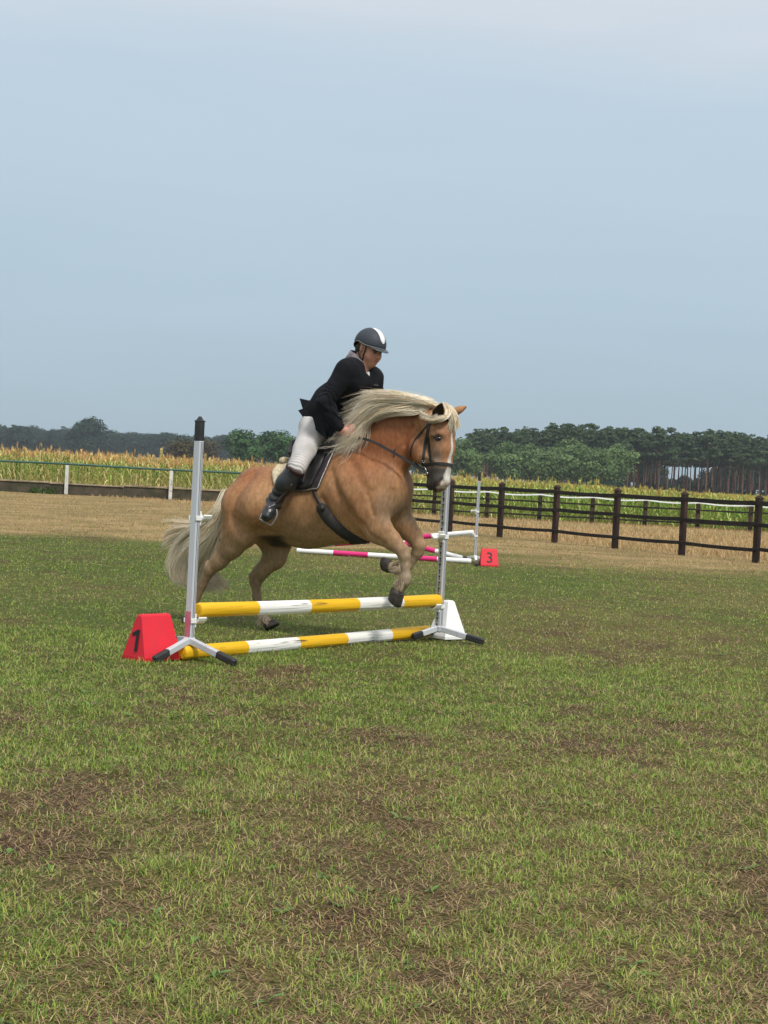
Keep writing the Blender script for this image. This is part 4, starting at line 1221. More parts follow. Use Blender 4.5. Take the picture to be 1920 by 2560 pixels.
# ------------------------------------------------------------------ mane, forelock and tail
rh = np.random.RandomState(12)
hair_m = mat('flaxen_hair', (1, 1, 1), (.95, .93, .90), scale=9, rough=.6, attr=True, spec=.2)
fl1 = np.array((1.0, .95, .81)); fl2 = np.array((1.0, .88, .66)); fl3 = np.array((.92, .72, .46)); fl4 = np.array((.40, .31, .21))
def hcol(p):
    def f(n, k):
        c = np.array([fl1, fl2, fl3, fl4])[rh.choice(4, n, p=p)] * rh.uniform(.88, 1.1, (n, 1))
        u = np.linspace(0, 1, k)[None, :, None]
        return c[:, None, :] * (1 - .12 * u) 
    return f
def gpt(g): return np.array([h2w(hl(x, y, yo)) for x, y, yo in g])
def strands(guides, n, k=14, clump=26, spread=.020, fine=.006, lenv=(.75, 1.0), rootsp=.006, wave=.006):
    """interpolate between neighbouring guides, gathered in locks"""
    G = np.array([smoothpath(gpt(g), k) for g in guides])
    m = len(G); out_ = []
    nc = max(1, n // clump)
    u = np.linspace(0, 1, k)[:, None]
    for c_ in range(nc):
        q = rh.uniform(0, m - 1); i = min(int(q), m - 2); f = q - i
        base = G[i] * (1 - f) + G[i + 1] * f
        base = base + rh.normal(0, rootsp, 3) * 1.0 + rh.normal(0, spread, 3) * u ** 1.2
        ph = rh.uniform(0, 6.28, 3); base = base + wave * u * np.sin(u * rh.uniform(4, 9) + ph)
        ln = rh.uniform(*lenv)
        base = np.stack([np.interp(np.linspace(0, ln, k), u[:, 0], base[:, a]) for a in range(3)], -1)
        for s_ in range(clump):
            o = rh.normal(0, 1, 3)
            st = base + o * fine * (1.1 - .5 * u) + rh.normal(0, fine * 1.2, 3) * u ** 2 + np.sin(u * rh.uniform(5, 12) + ph) * .0022 * u
            out_.append(st)
    return np.array(out_)
mane_g = [
 [(1092, 1018, -.01), (1080, 1012, -.06), (1062, 1008, -.10), (1030, 1003, -.10), (985, 996, -.09), (935, 993, -.08), (892, 1000, -.08)],
 [(1080, 1010, 0), (1055, 1000, -.05), (1020, 998, -.09), (975, 994, -.10), (930, 996, -.10), (890, 1010, -.10)],
 [(1062, 1004, 0), (1035, 996, -.05), (1000, 992, -.09), (960, 990, -.11), (920, 998, -.12), (880, 1020, -.12)],
 [(1045, 1000, 0), (1018, 1000, -.06), (980, 1004, -.10), (940, 1010, -.12), (905, 1030, -.13), (875, 1050, -.13)],
 [(1020, 997, 0), (990, 1000, -.06), (955, 1008, -.10), (918, 1025, -.12), (890, 1048, -.13), (868, 1070, -.13)],
 [(995, 998, 0), (965, 1004, -.06), (930, 1020, -.10), (905, 1042, -.13), (888, 1065, -.14), (872, 1085, -.14)],
 [(965, 1006, 0), (938, 1020, -.06), (912, 1045, -.11), (900, 1072, -.14), (890, 1095, -.15), (878, 1112, -.15)],
 [(930, 1030, 0), (908, 1050, -.06), (894, 1078, -.11), (886, 1100, -.14), (872, 1116, -.15), (850, 1126, -.15)],
 [(895, 1065, 0), (880, 1088, -.05), (868, 1104, -.10), (852, 1115, -.12), (836, 1122, -.14)],
]
under_g = [
 [(1075, 1014, -.04), (1068, 1028, -.09), (1050, 1032, -.11), (1015, 1028, -.12), (975, 1028, -.12), (935, 1042, -.12)],
 [(1040, 1006, -.03), (1020, 1016, -.09), (985, 1022, -.12), (945, 1032, -.13), (915, 1055, -.14), (897, 1085, -.14)],
 [(1000, 1002, -.03), (972, 1014, -.09), (940, 1030, -.13), (915, 1052, -.14), (902, 1080, -.15), (895, 1105, -.15)],
]
cheek_g = [   # hair sweeping back under the near ear
 [(1108, 1016, -.02), (1120, 1022, -.06), (1122, 1036, -.09), (1108, 1048, -.12), (1085, 1054, -.13), (1062, 1050, -.12)],
 [(1104, 1018, -.03), (1112, 1030, -.08), (1108, 1042, -.11), (1092, 1050, -.13), (1072, 1048, -.13), (1050, 1036, -.12)],
 [(1098, 1016, -.04), (1088, 1030, -.10), (1078, 1040, -.12), (1066, 1040, -.125), (1045, 1032, -.12)],
]
fore_g = [
 [(1100, 1014, -.03), (1118, 1022, -.05), (1128, 1040, -.05), (1128, 1062, -.045), (1121, 1086, -.05)],
 [(1106, 1014, 0), (1124, 1022, -.02), (1134, 1042, -.02), (1134, 1064, -.02), (1129, 1085, -.02)],
 [(1110, 1014, .03), (1130, 1024, .02), (1142, 1042, .02), (1144, 1060, .02), (1140, 1078, .01)],
]
S1 = strands(mane_g, 7200, spread=.027, fine=.0085, clump=12, wave=.017, lenv=(.60, .93))
S2 = strands(under_g, 1500, spread=.010, fine=.006, lenv=(.7, 1))
S3 = strands(cheek_g, 700, spread=.006, fine=.0045, clump=20)
S4 = strands(mane_g[1:], 900, spread=.055, fine=.007, clump=3, lenv=(.9, 1.12), wave=.015)
mane = hair_obj('mane', np.concatenate([S1, S2, S3, S4]), .0016, hcol([.44, .34, .14, .08]), hair_m, horse, rh)
forelock = hair_obj('forelock', strands(fore_g, 620, spread=.010, fine=.0042, clump=16, wave=.008), .0019, hcol([.4, .34, .2, .06]), hair_m, horse, rh)
def feather(x, y, yo, dx, dy, n, rad, col=(.62, .52, .38)):
    out_ = []
    for i in range(n):
        a = rh.uniform(0, 6.28); o = np.array([math.cos(a) * rad, math.sin(a) * rad * .9])
        p0 = h2w(hl(x + rh.normal(0, 3), y + rh.normal(0, 3), yo + rh.uniform(-.035, .035)))
        p2 = h2w(hl(x + dx + rh.normal(0, 3.5), y + dy + rh.normal(0, 3.5), yo + rh.uniform(-.05, .05)))
        p1 = (p0 + p2) / 2 + rh.normal(0, .005, 3)
        out_.append(smoothpath([p0, p1, p2], 7))
    return out_
fth = feather(999, 1449, -.14, -10, 14, 120, 4) + feather(1003, 1440, -.14, -9, 16, 90, 4) + feather(1006, 1455, -.15, -4, 20, 110, 5)
fth += feather(992, 1412, .13, -12, 4, 110, 4) + feather(990, 1425, .12, -14, 2, 110, 4) + feather(996, 1406, .12, -14, 2, 60, 4)
fth += feather(650, 1545, .12, -3, 16, 110, 4) + feather(660, 1548, .11, 8, 12, 120, 4) + feather(476, 1528, -.13, -10, 16, 110, 4)
hair_obj('fetlock_hair', np.array(fth), .0020, lambda n, k: np.tile(np.array((.60, .50, .36)), (n, k, 1)) * rh.uniform(.6, 1.25, (n, 1, 1)), hair_m, horse, rh)
tail_g = [
 [(572, 1236, 0), (560, 1256, -.02), (545, 1285, -.03), (515, 1304, -.03), (480, 1325, -.02), (452, 1352, 0), (436, 1390, 0), (432, 1425, 0), (444, 1450, .02)],
 [(572, 1240, 0), (558, 1270, -.02), (538, 1305, -.03), (505, 1335, -.03), (472, 1362, -.02), (450, 1395, 0), (444, 1430, .01), (458, 1458, .03)],
 [(570, 1245, 0), (556, 1285, -.02), (538, 1325, -.03), (512, 1360, -.02), (486, 1392, 0), (470, 1425, .02), (472, 1455, .05), (495, 1472, .08)],
 [(568, 1250, 0), (554, 1300, -.02), (540, 1345, -.02), (520, 1385, .02), (502, 1415, .06), (498, 1445, .10), (515, 1462, .12), (540, 1468, .13)],
 [(566, 1255, .02), (552, 1310, .02), (542, 1352, .04), (530, 1392, .08), (525, 1425, .12), (535, 1448, .14), (550, 1458, .15), (566, 1466, .15)],
]
wisp_g = [
 [(565, 1255, 0), (540, 1285, 0), (505, 1300, 0), (470, 1304, 0), (445, 1294, 0), (420, 1289, 0)],
 [(560, 1265, 0), (530, 1300, 0), (495, 1318, 0), (455, 1322, 0), (425, 1332, 0), (406, 1348, 0)],
 [(556, 1275, 0), (520, 1310, 0), (480, 1330, 0), (440, 1338, 0), (415, 1352, 0), (401, 1374, 0)],
 [(556, 1290, 0), (520, 1325, 0), (485, 1346, 0), (455, 1360, 0), (430, 1370, 0), (412, 1378, 0)],
]
T1 = strands(tail_g, 7000, k=18, spread=.022, fine=.013, lenv=(.75, 1.0), rootsp=.012, wave=.012)
T2 = strands(wisp_g, 420, k=18, spread=.022, fine=.006, clump=12, lenv=(.8, 1.0), rootsp=.01)
tail = hair_obj('tail', np.concatenate([T1, T2]), .0017, hcol([.34, .40, .20, .06]), hair_m, horse, rh)
# ------------------------------------------------------------------ tack
leather = mat('black_leather', (.018, .017, .017), (.032, .030, .030), scale=12, rough=.45, bump=.2, bscale=70, spec=.4)
leather2 = mat('dark_brown_leather', (.045, .028, .02), (.03, .02, .016), scale=12, rough=.5)
steel = mat('steel', (.62, .62, .62), (.5, .5, .5), rough=.28, metal=.9)
def surf_strap(mb, pts, wd, th=.003, off=.003, n=16, both=True, ymin=None):
    P = smoothpath(np.array(pts, float), n); A_, N_ = [], []
    for x, y in P:
        p, nn = hit(x, y, off); A_.append(p); N_.append(nn)
    runs = [[0]]
    for i in range(1, len(A_)):
        if np.linalg.norm(A_[i] - A_[i - 1]) > .07: runs.append([])
        runs[-1].append(i)
    best = max(runs, key=len); A_ = [A_[i] for i in best]; N_ = [N_[i] for i in best]
    A_ = np.array(A_); N_ = np.array(N_)
    for _ in range(2):
        A_[1:-1] = (A_[:-2] + 2 * A_[1:-1] + A_[2:]) / 4; N_[1:-1] = (N_[:-2] + 2 * N_[1:-1] + N_[2:]) / 4
    N_ /= np.linalg.norm(N_, axis=1)[:, None]
    if np.ndim(wd): wd = wd[:len(A_)]
    mb.ribbon(A_, N_, wd, th)
    if both: mb.ribbon(mirror(A_)[::-1], mirn(N_)[::-1], wd if np.ndim(wd) == 0 else wd[::-1], th)
    return A_, N_
bo = h2w(hl(1080, 1110)); bridle = empty('bridle', bo, 'black leather bridle with reins on the chestnut horse head', 'bridle')
mb = MB(); surf_strap(mb, [(1076, 1050), (1072, 1066), (1065, 1099), (1060, 1130), (1058, 1150), (1057, 1168)], .021, .0035); mb.build('cheek_strap', leather, bridle)
mb = MB(); surf_strap(mb, [(1078, 1052), (1072, 1070), (1072, 1099), (1075, 1138), (1079, 1160)], .014, .003, .005); mb.build('noseband_strap', leather, bridle)
mb = MB(); surf_strap(mb, [(1074, 1056), (1066, 1068), (1051, 1083), (1036, 1103), (1028, 1124), (1027, 1140)], .012, .003, .004); mb.build('throat_strap', leather, bridle)
mb = MB(); surf_strap(mb, [(1058, 1170), (1064, 1163), (1077, 1160), (1102, 1159), (1124, 1162), (1130, 1165)], .024, .005, .006); mb.build('noseband', leather, bridle)
mb = MB(); cb_ = h2w(smoothpath([hl(1036, 1156, -.05), hl(1048, 1168, -.072), hl(1060, 1176, -.080)], 9)); mb.ribbon(cb_, [-HL] * 9, .016, .004); mb.ribbon(mirror(cb_)[::-1], [HL] * 9, .016, .004); mb.build('chin_band', leather, bridle)
mb = MB(); surf_strap(mb, [(1074, 1058), (1092, 1052), (1112, 1050), (1130, 1054)], .018, .0035, .004, n=12); mb.build('browband', leather, bridle)
for s_ in (1, -1):
    p, nn = hit(1065, 1177, .016)
    if s_ < 0: p = mirror(p); nn = mirn(nn)
    a = np.cross(nn, (0, 0, 1)); a /= np.linalg.norm(a); b = np.cross(nn, a)
    mb = MB(); mb.tube([p + a * math.cos(t) * .031 + b * math.sin(t) * .031 for t in np.linspace(0, 6.283, 25)], .0042, 8, caps=False)
    ring = mb.build('bit_ring', steel, bridle, True)
    mb = MB(); q, _ = hit(1070, 1183, .008); q = q if s_ > 0 else mirror(q); mb.ellipsoid(q, (.011, .011, .011)); mb.build('bit_end', steel, ring, True)
mb = MB(); q, nn = hit(1059, 1152, .006); mb.tube([q + np.cross(nn, (0, 0, 1)) * math.cos(t) * .010 + np.array([0, 0, 1]) * math.sin(t) * .011 for t in np.linspace(0, 6.283, 14)], .0025, 6, caps=False)
mb.build('buckle', steel, bridle, True)
rein_px = [(868, 1090, -.17), (885, 1093, -.175), (905, 1096, -.16), (928, 1102, -.17), (952, 1114, -.17), (976, 1127, -.165), (1000, 1141, -.15), (1024, 1155, -.125), (1044, 1169, -.10), (1063, 1182, -.082)]
RP3 = smoothpath([h2w(hl(*q)) for q in rein_px], 34)
for i, p in enumerate(RP3):
    l, n_, _i, _t = BV.find_nearest(Vector(p)); l = np.array(l); n_ = np.array(n_)
    if (p - l) @ n_ < .008 and i < 30: RP3[i] = l + n_ * .010
for _ in range(3): RP3[1:-1] = (RP3[:-2] + 2 * RP3[1:-1] + RP3[2:]) / 4
def nsurf(P): return np.array([np.array(BV.find_nearest(Vector(p))[1]) for p in P])
rn = np.tile(-HL * .95 + np.array([0, 0, .3]), (len(RP3), 1)); rn /= np.linalg.norm(rn, axis=1)[:, None]
mb = MB(); mb.ribbon(RP3, rn, .019, .003); mb.ribbon(mirror(RP3)[::-1], mirn(rn)[::-1], .019, .003)
mb.ribbon([h2w(hl(866, 1092, y_)) + [0, 0, -.01 * (1 - (y_ / .1) ** 2)] for y_ in np.linspace(-.10, .10, 9)], [(0, 0, 1)] * 9, .019, .003)
mb.build('rein', leather, bridle)
mb = MB(); q = RP3[20]; mb.beam(q + [0, 0, .03] - HL * .004, q - [0, 0, .03] - HL * .012, .014, .010); mb.build('rein_stop', leather2, bridle)

def patch(c00, c10, c11, c01, nu, nv, off, th, bul=None):
    """sheet laid over the flank: corners (px) top-left, top-right, bottom-right, bottom-left; each side may be a polyline"""
    def side(s_, n):
        return smoothpath(s_, n) if len(s_) > 2 else smoothpath(s_, n)
    top, right, bot, left = side(c00, nu), side(c10, nv), side(c11, nu), side(c01, nv)     # top L->R, right T->B, bottom L->R, left T->B
    G = np.zeros((nv, nu, 3)); NN = np.zeros((nv, nu, 3))
    for j in range(nv):
        v = j / (nv - 1)
        for i in range(nu):
            u = i / (nu - 1)
            p = (1 - v) * top[i] + v * bot[i] + (1 - u) * left[j] + u * right[j] - ((1 - u) * (1 - v) * top[0] + u * (1 - v) * top[-1] + (1 - u) * v * bot[0] + u * v * bot[-1])
            G[j, i], NN[j, i] = hit(p[0], p[1], 0)
    for _ in range(4):
        for A_ in (G, NN):
            B = A_.copy(); B[1:-1, 1:-1] = (A_[1:-1, 1:-1] * 2 + A_[:-2, 1:-1] + A_[2:, 1:-1] + A_[1:-1, :-2] + A_[1:-1, 2:]) / 6; A_[:] = B
    NN /= np.linalg.norm(NN, axis=2, keepdims=True)
    U_, V_ = np.meshgrid(np.linspace(0, 1, nu), np.linspace(0, 1, nv))
    h = th if bul is None else th + bul(U_, V_)
    O = G + NN * (off + np.asarray(h)[..., None] * np.ones((nv, nu, 1))); I = G + NN * (off - .004)
    return G, O, I, NN
def patch_mb(mb, O, I, mir=True):
    nv, nu = O.shape[:2]
    def one(O, I, flip):
        Vv = np.concatenate([O.reshape(-1, 3), I.reshape(-1, 3)]); k = nv * nu; fs = []
        for j in range(nv - 1):
            for i in range(nu - 1):
                a = j * nu + i; fs += [(a, a + nu, a + nu + 1, a + 1), (k + a, k + a + 1, k + a + nu + 1, k + a + nu)]
        for j in range(nv - 1):
            a = j * nu; fs += [(a, k + a, k + a + nu, a + nu)]; a = j * nu + nu - 1; fs += [(a, a + nu, k + a + nu, k + a)]
        for i in range(nu - 1):
            a = i; fs += [(a, a + 1, k + a + 1, k + a)]; a = (nv - 1) * nu + i; fs += [(a, k + a, k + a + 1, a + 1)]
        mb.add(Vv, [f[::-1] for f in fs] if flip else fs)
    one(O, I, False)
    if mir: one(mirror(O.reshape(-1, 3)).reshape(O.shape), mirror(I.reshape(-1, 3)).reshape(I.shape), True)
# sheepskin and quilted pad
so = h2w(hl(780, 1150)); 
padr = empty('saddle_pad', so, 'dark quilted saddle pad with white braided edge and cream sheepskin behind the rider leg', 'saddle pad')
quilt = mat('quilted_cloth', srgb(64, 54, 58), srgb(48, 42, 46), scale=30, rough=.9, bump=.3, bscale=60)
cream_m = mat('sheepskin', srgb(222, 208, 176), srgb(190, 172, 136), scale=26, rough=.95, bump=1.0, bscale=55, dist=.01)
def quiltf(u, v): return .006 * np.abs(np.sin(v * 9 * math.pi / 2)) ** .5 * (np.abs(np.sin(u * 2 * math.pi)) ** .3)
G, O, I, _n = patch([(748, 1150), (800, 1135), (842, 1121)], [(842, 1121), (822, 1164), (797, 1222)], [(733, 1228), (765, 1227), (797, 1222)], [(748, 1150), (738, 1190), (733, 1228)], 16, 18, .006, .008, quiltf)
mb = MB(); patch_mb(mb, O, I); mb.build('quilted_pad', quilt, padr, True)
edge = np.concatenate([O[:, -1], O[-1, ::-1][1:]]); 
braid = [p + _n[0, 0] * .002 + np.array([0, 0, 1]) * .0012 * math.sin(i * 2.4) for i, p in enumerate(smoothpath(edge[:18], 60))]
bm_ = mat('white_braid', (.75, .73, .70), (.25, .23, .22), scale=90, rough=.8)
for br_ in (np.array(braid), mirror(np.array(braid))):
    mb = MB(); mb.tube(br_, .0042, 6); mb.build('braid', bm_, padr, True)
gt = mat('grey_trim', srgb(120, 110, 98), srgb(88, 80, 72), scale=40, rough=.8)
mb = MB(); mb.tube(edge[17:] - _n[-1, 0] * .004, .008, 6); mb.build('trim', gt, padr, True)
G, O, I, _n = patch([(704, 1156), (725, 1152), (752, 1150)], [(752, 1150), (742, 1180), (733, 1216)], [(692, 1224), (712, 1224), (733, 1216)], [(704, 1156), (682, 1185), (692, 1224)], 14, 16, .006, .012, lambda u, v: .008 * np.sin(np.pi * np.clip(u, 0, 1)) ** .5 + .003 * np.sin(v * 34))
mb = MB(); patch_mb(mb, O, I); mb.build('sheepskin', cream_m, padr, True)
fl = Field(hl(690, 1180) - [.05, .35, .0], hl(740, 1120) + [.08, .35, .12], .007)
fl.cone(hl(712, 1152) + [0, -.03, 0], .027, hl(712, 1152) + [0, .03, 0], .027, k=.02); fl.cone(hl(726, 1154) + [0, -.07, .0], .026, hl(726, 1154) + [0, .07, 0], .026, k=.02)
v_, q_ = fl.mesh(); n_ = vnormals(v_, q_); v_ = v_ + n_ * (.006 * vnoise(v_, 70, 3, 2))[:, None]
link('sheepskin_roll', mesh_np('sheepskin_roll', h2w(v_) - so, q_, cream_m, True), padr)
# saddle
sad = empty('saddle', so + [0, 0, .02], 'black leather riding saddle with stirrups and a wide belly girth', 'saddle')
sf = Field(hl(700, 1200) - [.1, .34, .05], hl(860, 1080) + [.1, .34, .1], .008)
sf.cone(hl(752, 1137), .045, hl(812, 1128), .040, 2.3, .03)
sf.cone(hl(746, 1132), .036, hl(741, 1106), .024, 3.6, .04)
sf.cone(hl(816, 1124), .036, hl(828, 1108), .022, 2.2, .03)
v_, q_ = sf.mesh(); v_ = relax(v_, q_, 2)
link('seat', mesh_np('seat', h2w(v_) - world_loc(sad), q_, leather, True), sad)
G, O, I, _n = patch([(742, 1134), (790, 1122), (826, 1112)], [(826, 1112), (812, 1160), (783, 1218)], [(738, 1222), (760, 1224), (783, 1218)], [(742, 1134), (738, 1180), (738, 1222)], 12, 16, .022, .010, lambda u, v: .012 * np.exp(-((u - .82) / .12) ** 2) * (v < .8) + .004)
mb = MB(); patch_mb(mb, O, I); mb.build('flap', leather, sad, True)
mb = MB(); P_ = smoothpath([(806, 1112), (794, 1135), (780, 1165), (768, 1195), (763, 1212)], 14)
A_, N_ = [], []
for x, y in P_: p, nn = hit(x, y, .050); A_.append(p); N_.append(nn)
mb.ribbon(A_, N_, .030, .004); mb.ribbon(mirror(np.array(A_))[::-1], mirn(np.array(N_))[::-1], .030, .004); mb.build('flap_strap', mat('dull_leather', (.045, .043, .044), (.03, .03, .03), rough=.55), sad, True)
mb = MB(); A_, N_ = surf_strap(mb, [(784, 1218), (788, 1236), (796, 1252), (804, 1264)], .030, .004, .008, n=8, both=False); mb.build('girth_strap', leather2, sad, True)
mb = MB(); mb.ribbon(mirror(A_)[::-1], mirn(N_)[::-1], .030, .004); mb.build('girth_strap', leather2, sad, True)
gm_ = mat('girth_pad', (.020, .020, .018), (.035, .033, .030), scale=20, rough=.85, bump=.4, bscale=50, dirt=(.07, .055, .04), dscale=8)
mb = MB()
GPts = smoothpath(np.array([(799, 1262), (808, 1276), (822, 1296), (845, 1318), (872, 1338), (900, 1352), (912, 1358)], float), 20)
wds = np.interp(np.arange(20), [0, 2, 5, 19], [.05, .085, .095, .095])
A_, N_ = [], []
for x, y in GPts: p, nn = hit(x, y, .010); A_.append(p); N_.append(nn)
A_ = np.array(A_); N_ = np.array(N_)
for _ in range(2):
    A_[1:-1] = (A_[:-2] + 2 * A_[1:-1] + A_[2:]) / 4; N_[1:-1] = (N_[:-2] + 2 * N_[1:-1] + N_[2:]) / 4
mb.ribbon(A_, N_, wds, .011); mb.ribbon(mirror(A_)[::-1], mirn(N_)[::-1], wds[::-1], .011)
# under the belly
LA = w2h(A_[-1]); arc = [h2w([LA[0] + .01, LA[1] * math.cos(t), LA[2] - abs(LA[1]) * .28 * math.sin(t)]) for t in np.linspace(0, math.pi, 9)]
mb.ribbon(arc, [np.array([0, 0, -1.0]) for _ in arc], .095, .011)
mb.build('girth', gm_, sad, True)
mb = MB(); q, nn = hit(808, 1270, .024); mb.ellipsoid(q, (.022, .022, .026), None, 12, 8); mb.build('girth_knob', leather, sad, True)

# ------------------------------------------------------------------ rider
def L3(px, py, yo): return hl(px, py, yo)
J = dict(pelvis=L3(790, 1068, 0), waist=L3(832, 1005, 0), chest=L3(886, 952, 0), neck=L3(903, 908, 0.0),
         shN=L3(868, 927, -.17), elN=L3(812, 1004, -.27), wrN=L3(856, 1078, -.19), shF=L3(930, 946, .17), elF=L3(940, 1000, .25), wrF=L3(893, 1076, .09),
         hipN=L3(780, 1070, -.10), knN=L3(742, 1168, -.33), anN=L3(686, 1255, -.345), toN=L3(667, 1291, -.43))
for k_ in ('hip', 'kn', 'an', 'to'): J[k_ + 'F'] = J[k_ + 'N'] * [1, -1, 1]
ca_, sa_ = math.cos(math.radians(-15)), math.sin(math.radians(-15))      # head yaw relative to the horse
def axes(yaw, pitch, roll=0):
    cy, sy = math.cos(yaw), math.sin(yaw); f = np.array([cy * math.cos(pitch), sy * math.cos(pitch), -math.sin(pitch)])
    s_ = np.array([-sy, cy, 0]); u = np.cross(f, s_)
    if roll: s_, u = s_ * math.cos(roll) + u * math.sin(roll), u * math.cos(roll) - s_ * math.sin(roll)
    return np.stack([f, s_, u], 1)         # columns
HR = axes(math.radians(-12), math.radians(17), math.radians(-2)); HCn = L3(926, 868, 0.0)
def hd(f, s_, u): return HCn + HR @ np.array([f, s_, u])
rb = Field((-.62, -.52, .75), (.62, .52, 2.42), .0062)
# head
rb.ell(hd(-.012, 0, .025), (.100, .078, .105), HR, 0)
rb.ell(hd(.020, 0, -.050), (.074, .066, .080), HR, .03)
rb.ell(hd(.058, 0, -.100), (.030, .032, .028), HR, .03)
rb.ell(hd(.062, 0, .018), (.032, .056, .028), HR, .02)
for s_ in (1, -1):
    rb.ell(hd(.050, s_ * .036, -.050), (.038, .032, .040), HR, .02)
    rb.ell(hd(.092, s_ * .031, -.010), (.017, .020, .013), HR, .008, 'sub')
    rb.ell(hd(-.008, s_ * .078, -.018), (.017, .010, .030), HR, .006)
    rb.ell(hd(.100, s_ * .013, -.050), (.012, .010, .009), HR, .008)
rb.cone(hd(.084, 0, -.004), .009, hd(.112, 0, -.044), .0135, 1.0, .012, axis=HR[:, 1])
rb.ell(hd(.090, 0, -.073), (.014, .026, .0065), HR, .006)
rb.ell(hd(.086, 0, -.086), (.015, .023, .008), HR, .006)
rb.cone(hd(.098, -.020, -.0795), .0035, hd(.098, .020, -.0795), .0035, 1, .003, 'sub')
rb.ell(hd(.010, 0, -.115), (.05, .045, .03), HR, .03)
rb.cone(hd(-.030, 0, -.060), .058, J['neck'] - [0.02, 0, .03], .064, 1, .03)
# slim body under the clothes
rb.cone(J['neck'] - [0.01, 0, .05], .075, J['chest'], .10, 1.35, .04); rb.cone(J['chest'], .105, J['waist'], .10, 1.25, .04); rb.cone(J['waist'], .10, J['pelvis'], .11, 1.25, .04)
for s_ in 'NF':
    rb.cone(J['sh' + s_], .055, J['el' + s_], .042, 1, .03); rb.cone(J['el' + s_], .042, J['wr' + s_], .027, 1, .01)
    rb.cone(J['hip' + s_], .085, J['kn' + s_], .052, 1, .03); rb.cone(J['kn' + s_], .050, J['an' + s_], .035, 1, .01); rb.cone(J['an' + s_], .034, J['to' + s_], .024, 1, .01)
# hands closed round the reins
def hand(wr, pal, sgn):
    pal = np.array(pal); wr = np.array(wr); d = pal - wr; d /= np.linalg.norm(d)
    sd = np.array([0, 1.0, 0]) * sgn; sd -= d * (sd @ d); sd /= np.linalg.norm(sd); dn = np.cross(d, sd); dn = dn if dn[2] < 0 else -dn    # towards the palm / down
    rb.cone(wr, .026, pal - d * .02, .030, 1, .01)
    for i in range(4):
        o = (i - 1.5) * .0195
        # knuckle line runs downward: fingers stacked and curled back towards the palm
        k0 = pal + dn * o + d * (.018 - .003 * abs(i - 1.2)); ln = (.036, .041, .039, .031)[i]
        k1 = k0 + d * ln * .62 - sd * .016; k2 = k1 - sd * .026 - d * .010; k3 = k2 - d * .024 + sd * .008
        rb.cone(k0 - d * .03, .0105, k0, .0105, 1, .006); rb.cone(k0, .0102, k1, .0095, 1, .003); rb.cone(k1, .0093, k2, .0088, 1, .0015); rb.cone(k2, .0086, k3, .0078, 1, .0015)
    t0 = pal - d * .012 - dn * .026; t1 = t0 + d * .032 - dn * .010 - sd * .008; t2 = t1 + d * .020 + dn * .012 - sd * .012
    rb.cone(t0, .0125, t1, .0110, 1, .008); rb.cone(t1, .0108, t2, .0092, 1, .002)
J['paN'] = L3(871, 1076, -.19); J['paF'] = L3(900, 1092, .08)
hand(J['wrN'], J['paN'], -1); hand(J['wrF'], J['paF'], 1)
v_, q_ = rb.mesh(); v_, q_ = biggest(v_, q_); v_ = relax(v_, q_, 1)
skin = np.array(srgb(196, 146, 122)); skin2 = np.array(srgb(196, 128, 110)); hv = (v_ - HCn) @ HR
c_ = np.tile(skin, (len(v_), 1))
def bl2(col, f):
    global c_
    f = np.clip(f, 0, 1).reshape(-1, 1); c_ = c_ * (1 - f) + np.array(col) * f
bl2(skin2, np.exp(-((hv[:, 1] / 1.0) ** 2 - .0016) ** 2 / 1e-6) * 0)
bl2(srgb(208, 132, 116), np.exp(-((np.abs(hv[:, 1]) - .042) ** 2 + (hv[:, 2] + .045) ** 2) / .0006) * .5 * (hv[:, 0] > .02))
bl2(srgb(200, 120, 104), np.exp(-((hv[:, 1]) ** 2 + (hv[:, 2] + .045) ** 2) / .0002) * .5 * (hv[:, 0] > .08))
bl2(srgb(176, 96, 88), np.exp(-(hv[:, 1] / .024) ** 4 - ((hv[:, 2] + .080) / .012) ** 4) * .8 * (hv[:, 0] > .07))
bl2(srgb(112, 72, 60), np.exp(-((np.abs(hv[:, 1]) - .031) ** 2 / .0005 + (hv[:, 2] + .006) ** 2 / .0002)) * .85 * (hv[:, 0] > .05))  # eye sockets darkened in the colour for the shade under the helmet
bl2(srgb(74, 54, 44), np.exp(-((np.abs(hv[:, 1]) - .032) ** 2 / .0003 + (hv[:, 2] - .010) ** 2 / .00002)) * .6 * (hv[:, 0] > .05))
bl2(srgb(214, 150, 136), sst(v_[:, 2], 1.0, 1.1) * (hv[:, 2] < -.25) * .8)
skin_m = mat('skin', (1, 1, 1), (.92, .88, .86), scale=30, rough=.55, attr=True, bump=.08, bscale=120)
ro = h2w(L3(790, 1060, 0)); rider = empty('person', ro, 'rider in black jacket, white breeches and grey helmet leaning forward over the mane', 'person')
link('body', mesh_np('body', h2w(v_) - ro, q_, skin_m, True, c_), rider)
for s_ in (1, -1):
    mb = MB(); mb.ellipsoid(h2w(hd(.077, s_ * .031, -.012)), (.013, .014, .0085), HM.T @ HR, 12, 8); e = mb.build('eye', mat('eye_white', (.22, .18, .16), rough=.3), rider, True)
    mb = MB(); mb.ellipsoid(h2w(hd(.0875, s_ * .030, -.016)), (.004, .0065, .0050), HM.T @ HR, 10, 6); mb.build('iris', mat('iris', (.03, .02, .015), rough=.2), e, True)
# hair at the nape
hf = Field(HCn - .2, HCn + .2, .006); hf.ell(hd(-.065, 0, -.035), (.045, .066, .055), HR, 0); hf.ell(hd(-.045, -.060, -.02), (.035, .022, .032), HR, .01); hf.ell(hd(-.045, .060, -.02), (.035, .022, .032), HR, .01)
v_, q_ = hf.mesh(); v_ = v_ + vnormals(v_, q_) * (.003 * vnoise(v_, 120, 5, 2))[:, None]
link('hair', mesh_np('hair', h2w(v_) - ro, q_, mat('dark_hair', (.03, .02, .016), (.05, .035, .028), scale=60, rough=.7), True), rider)
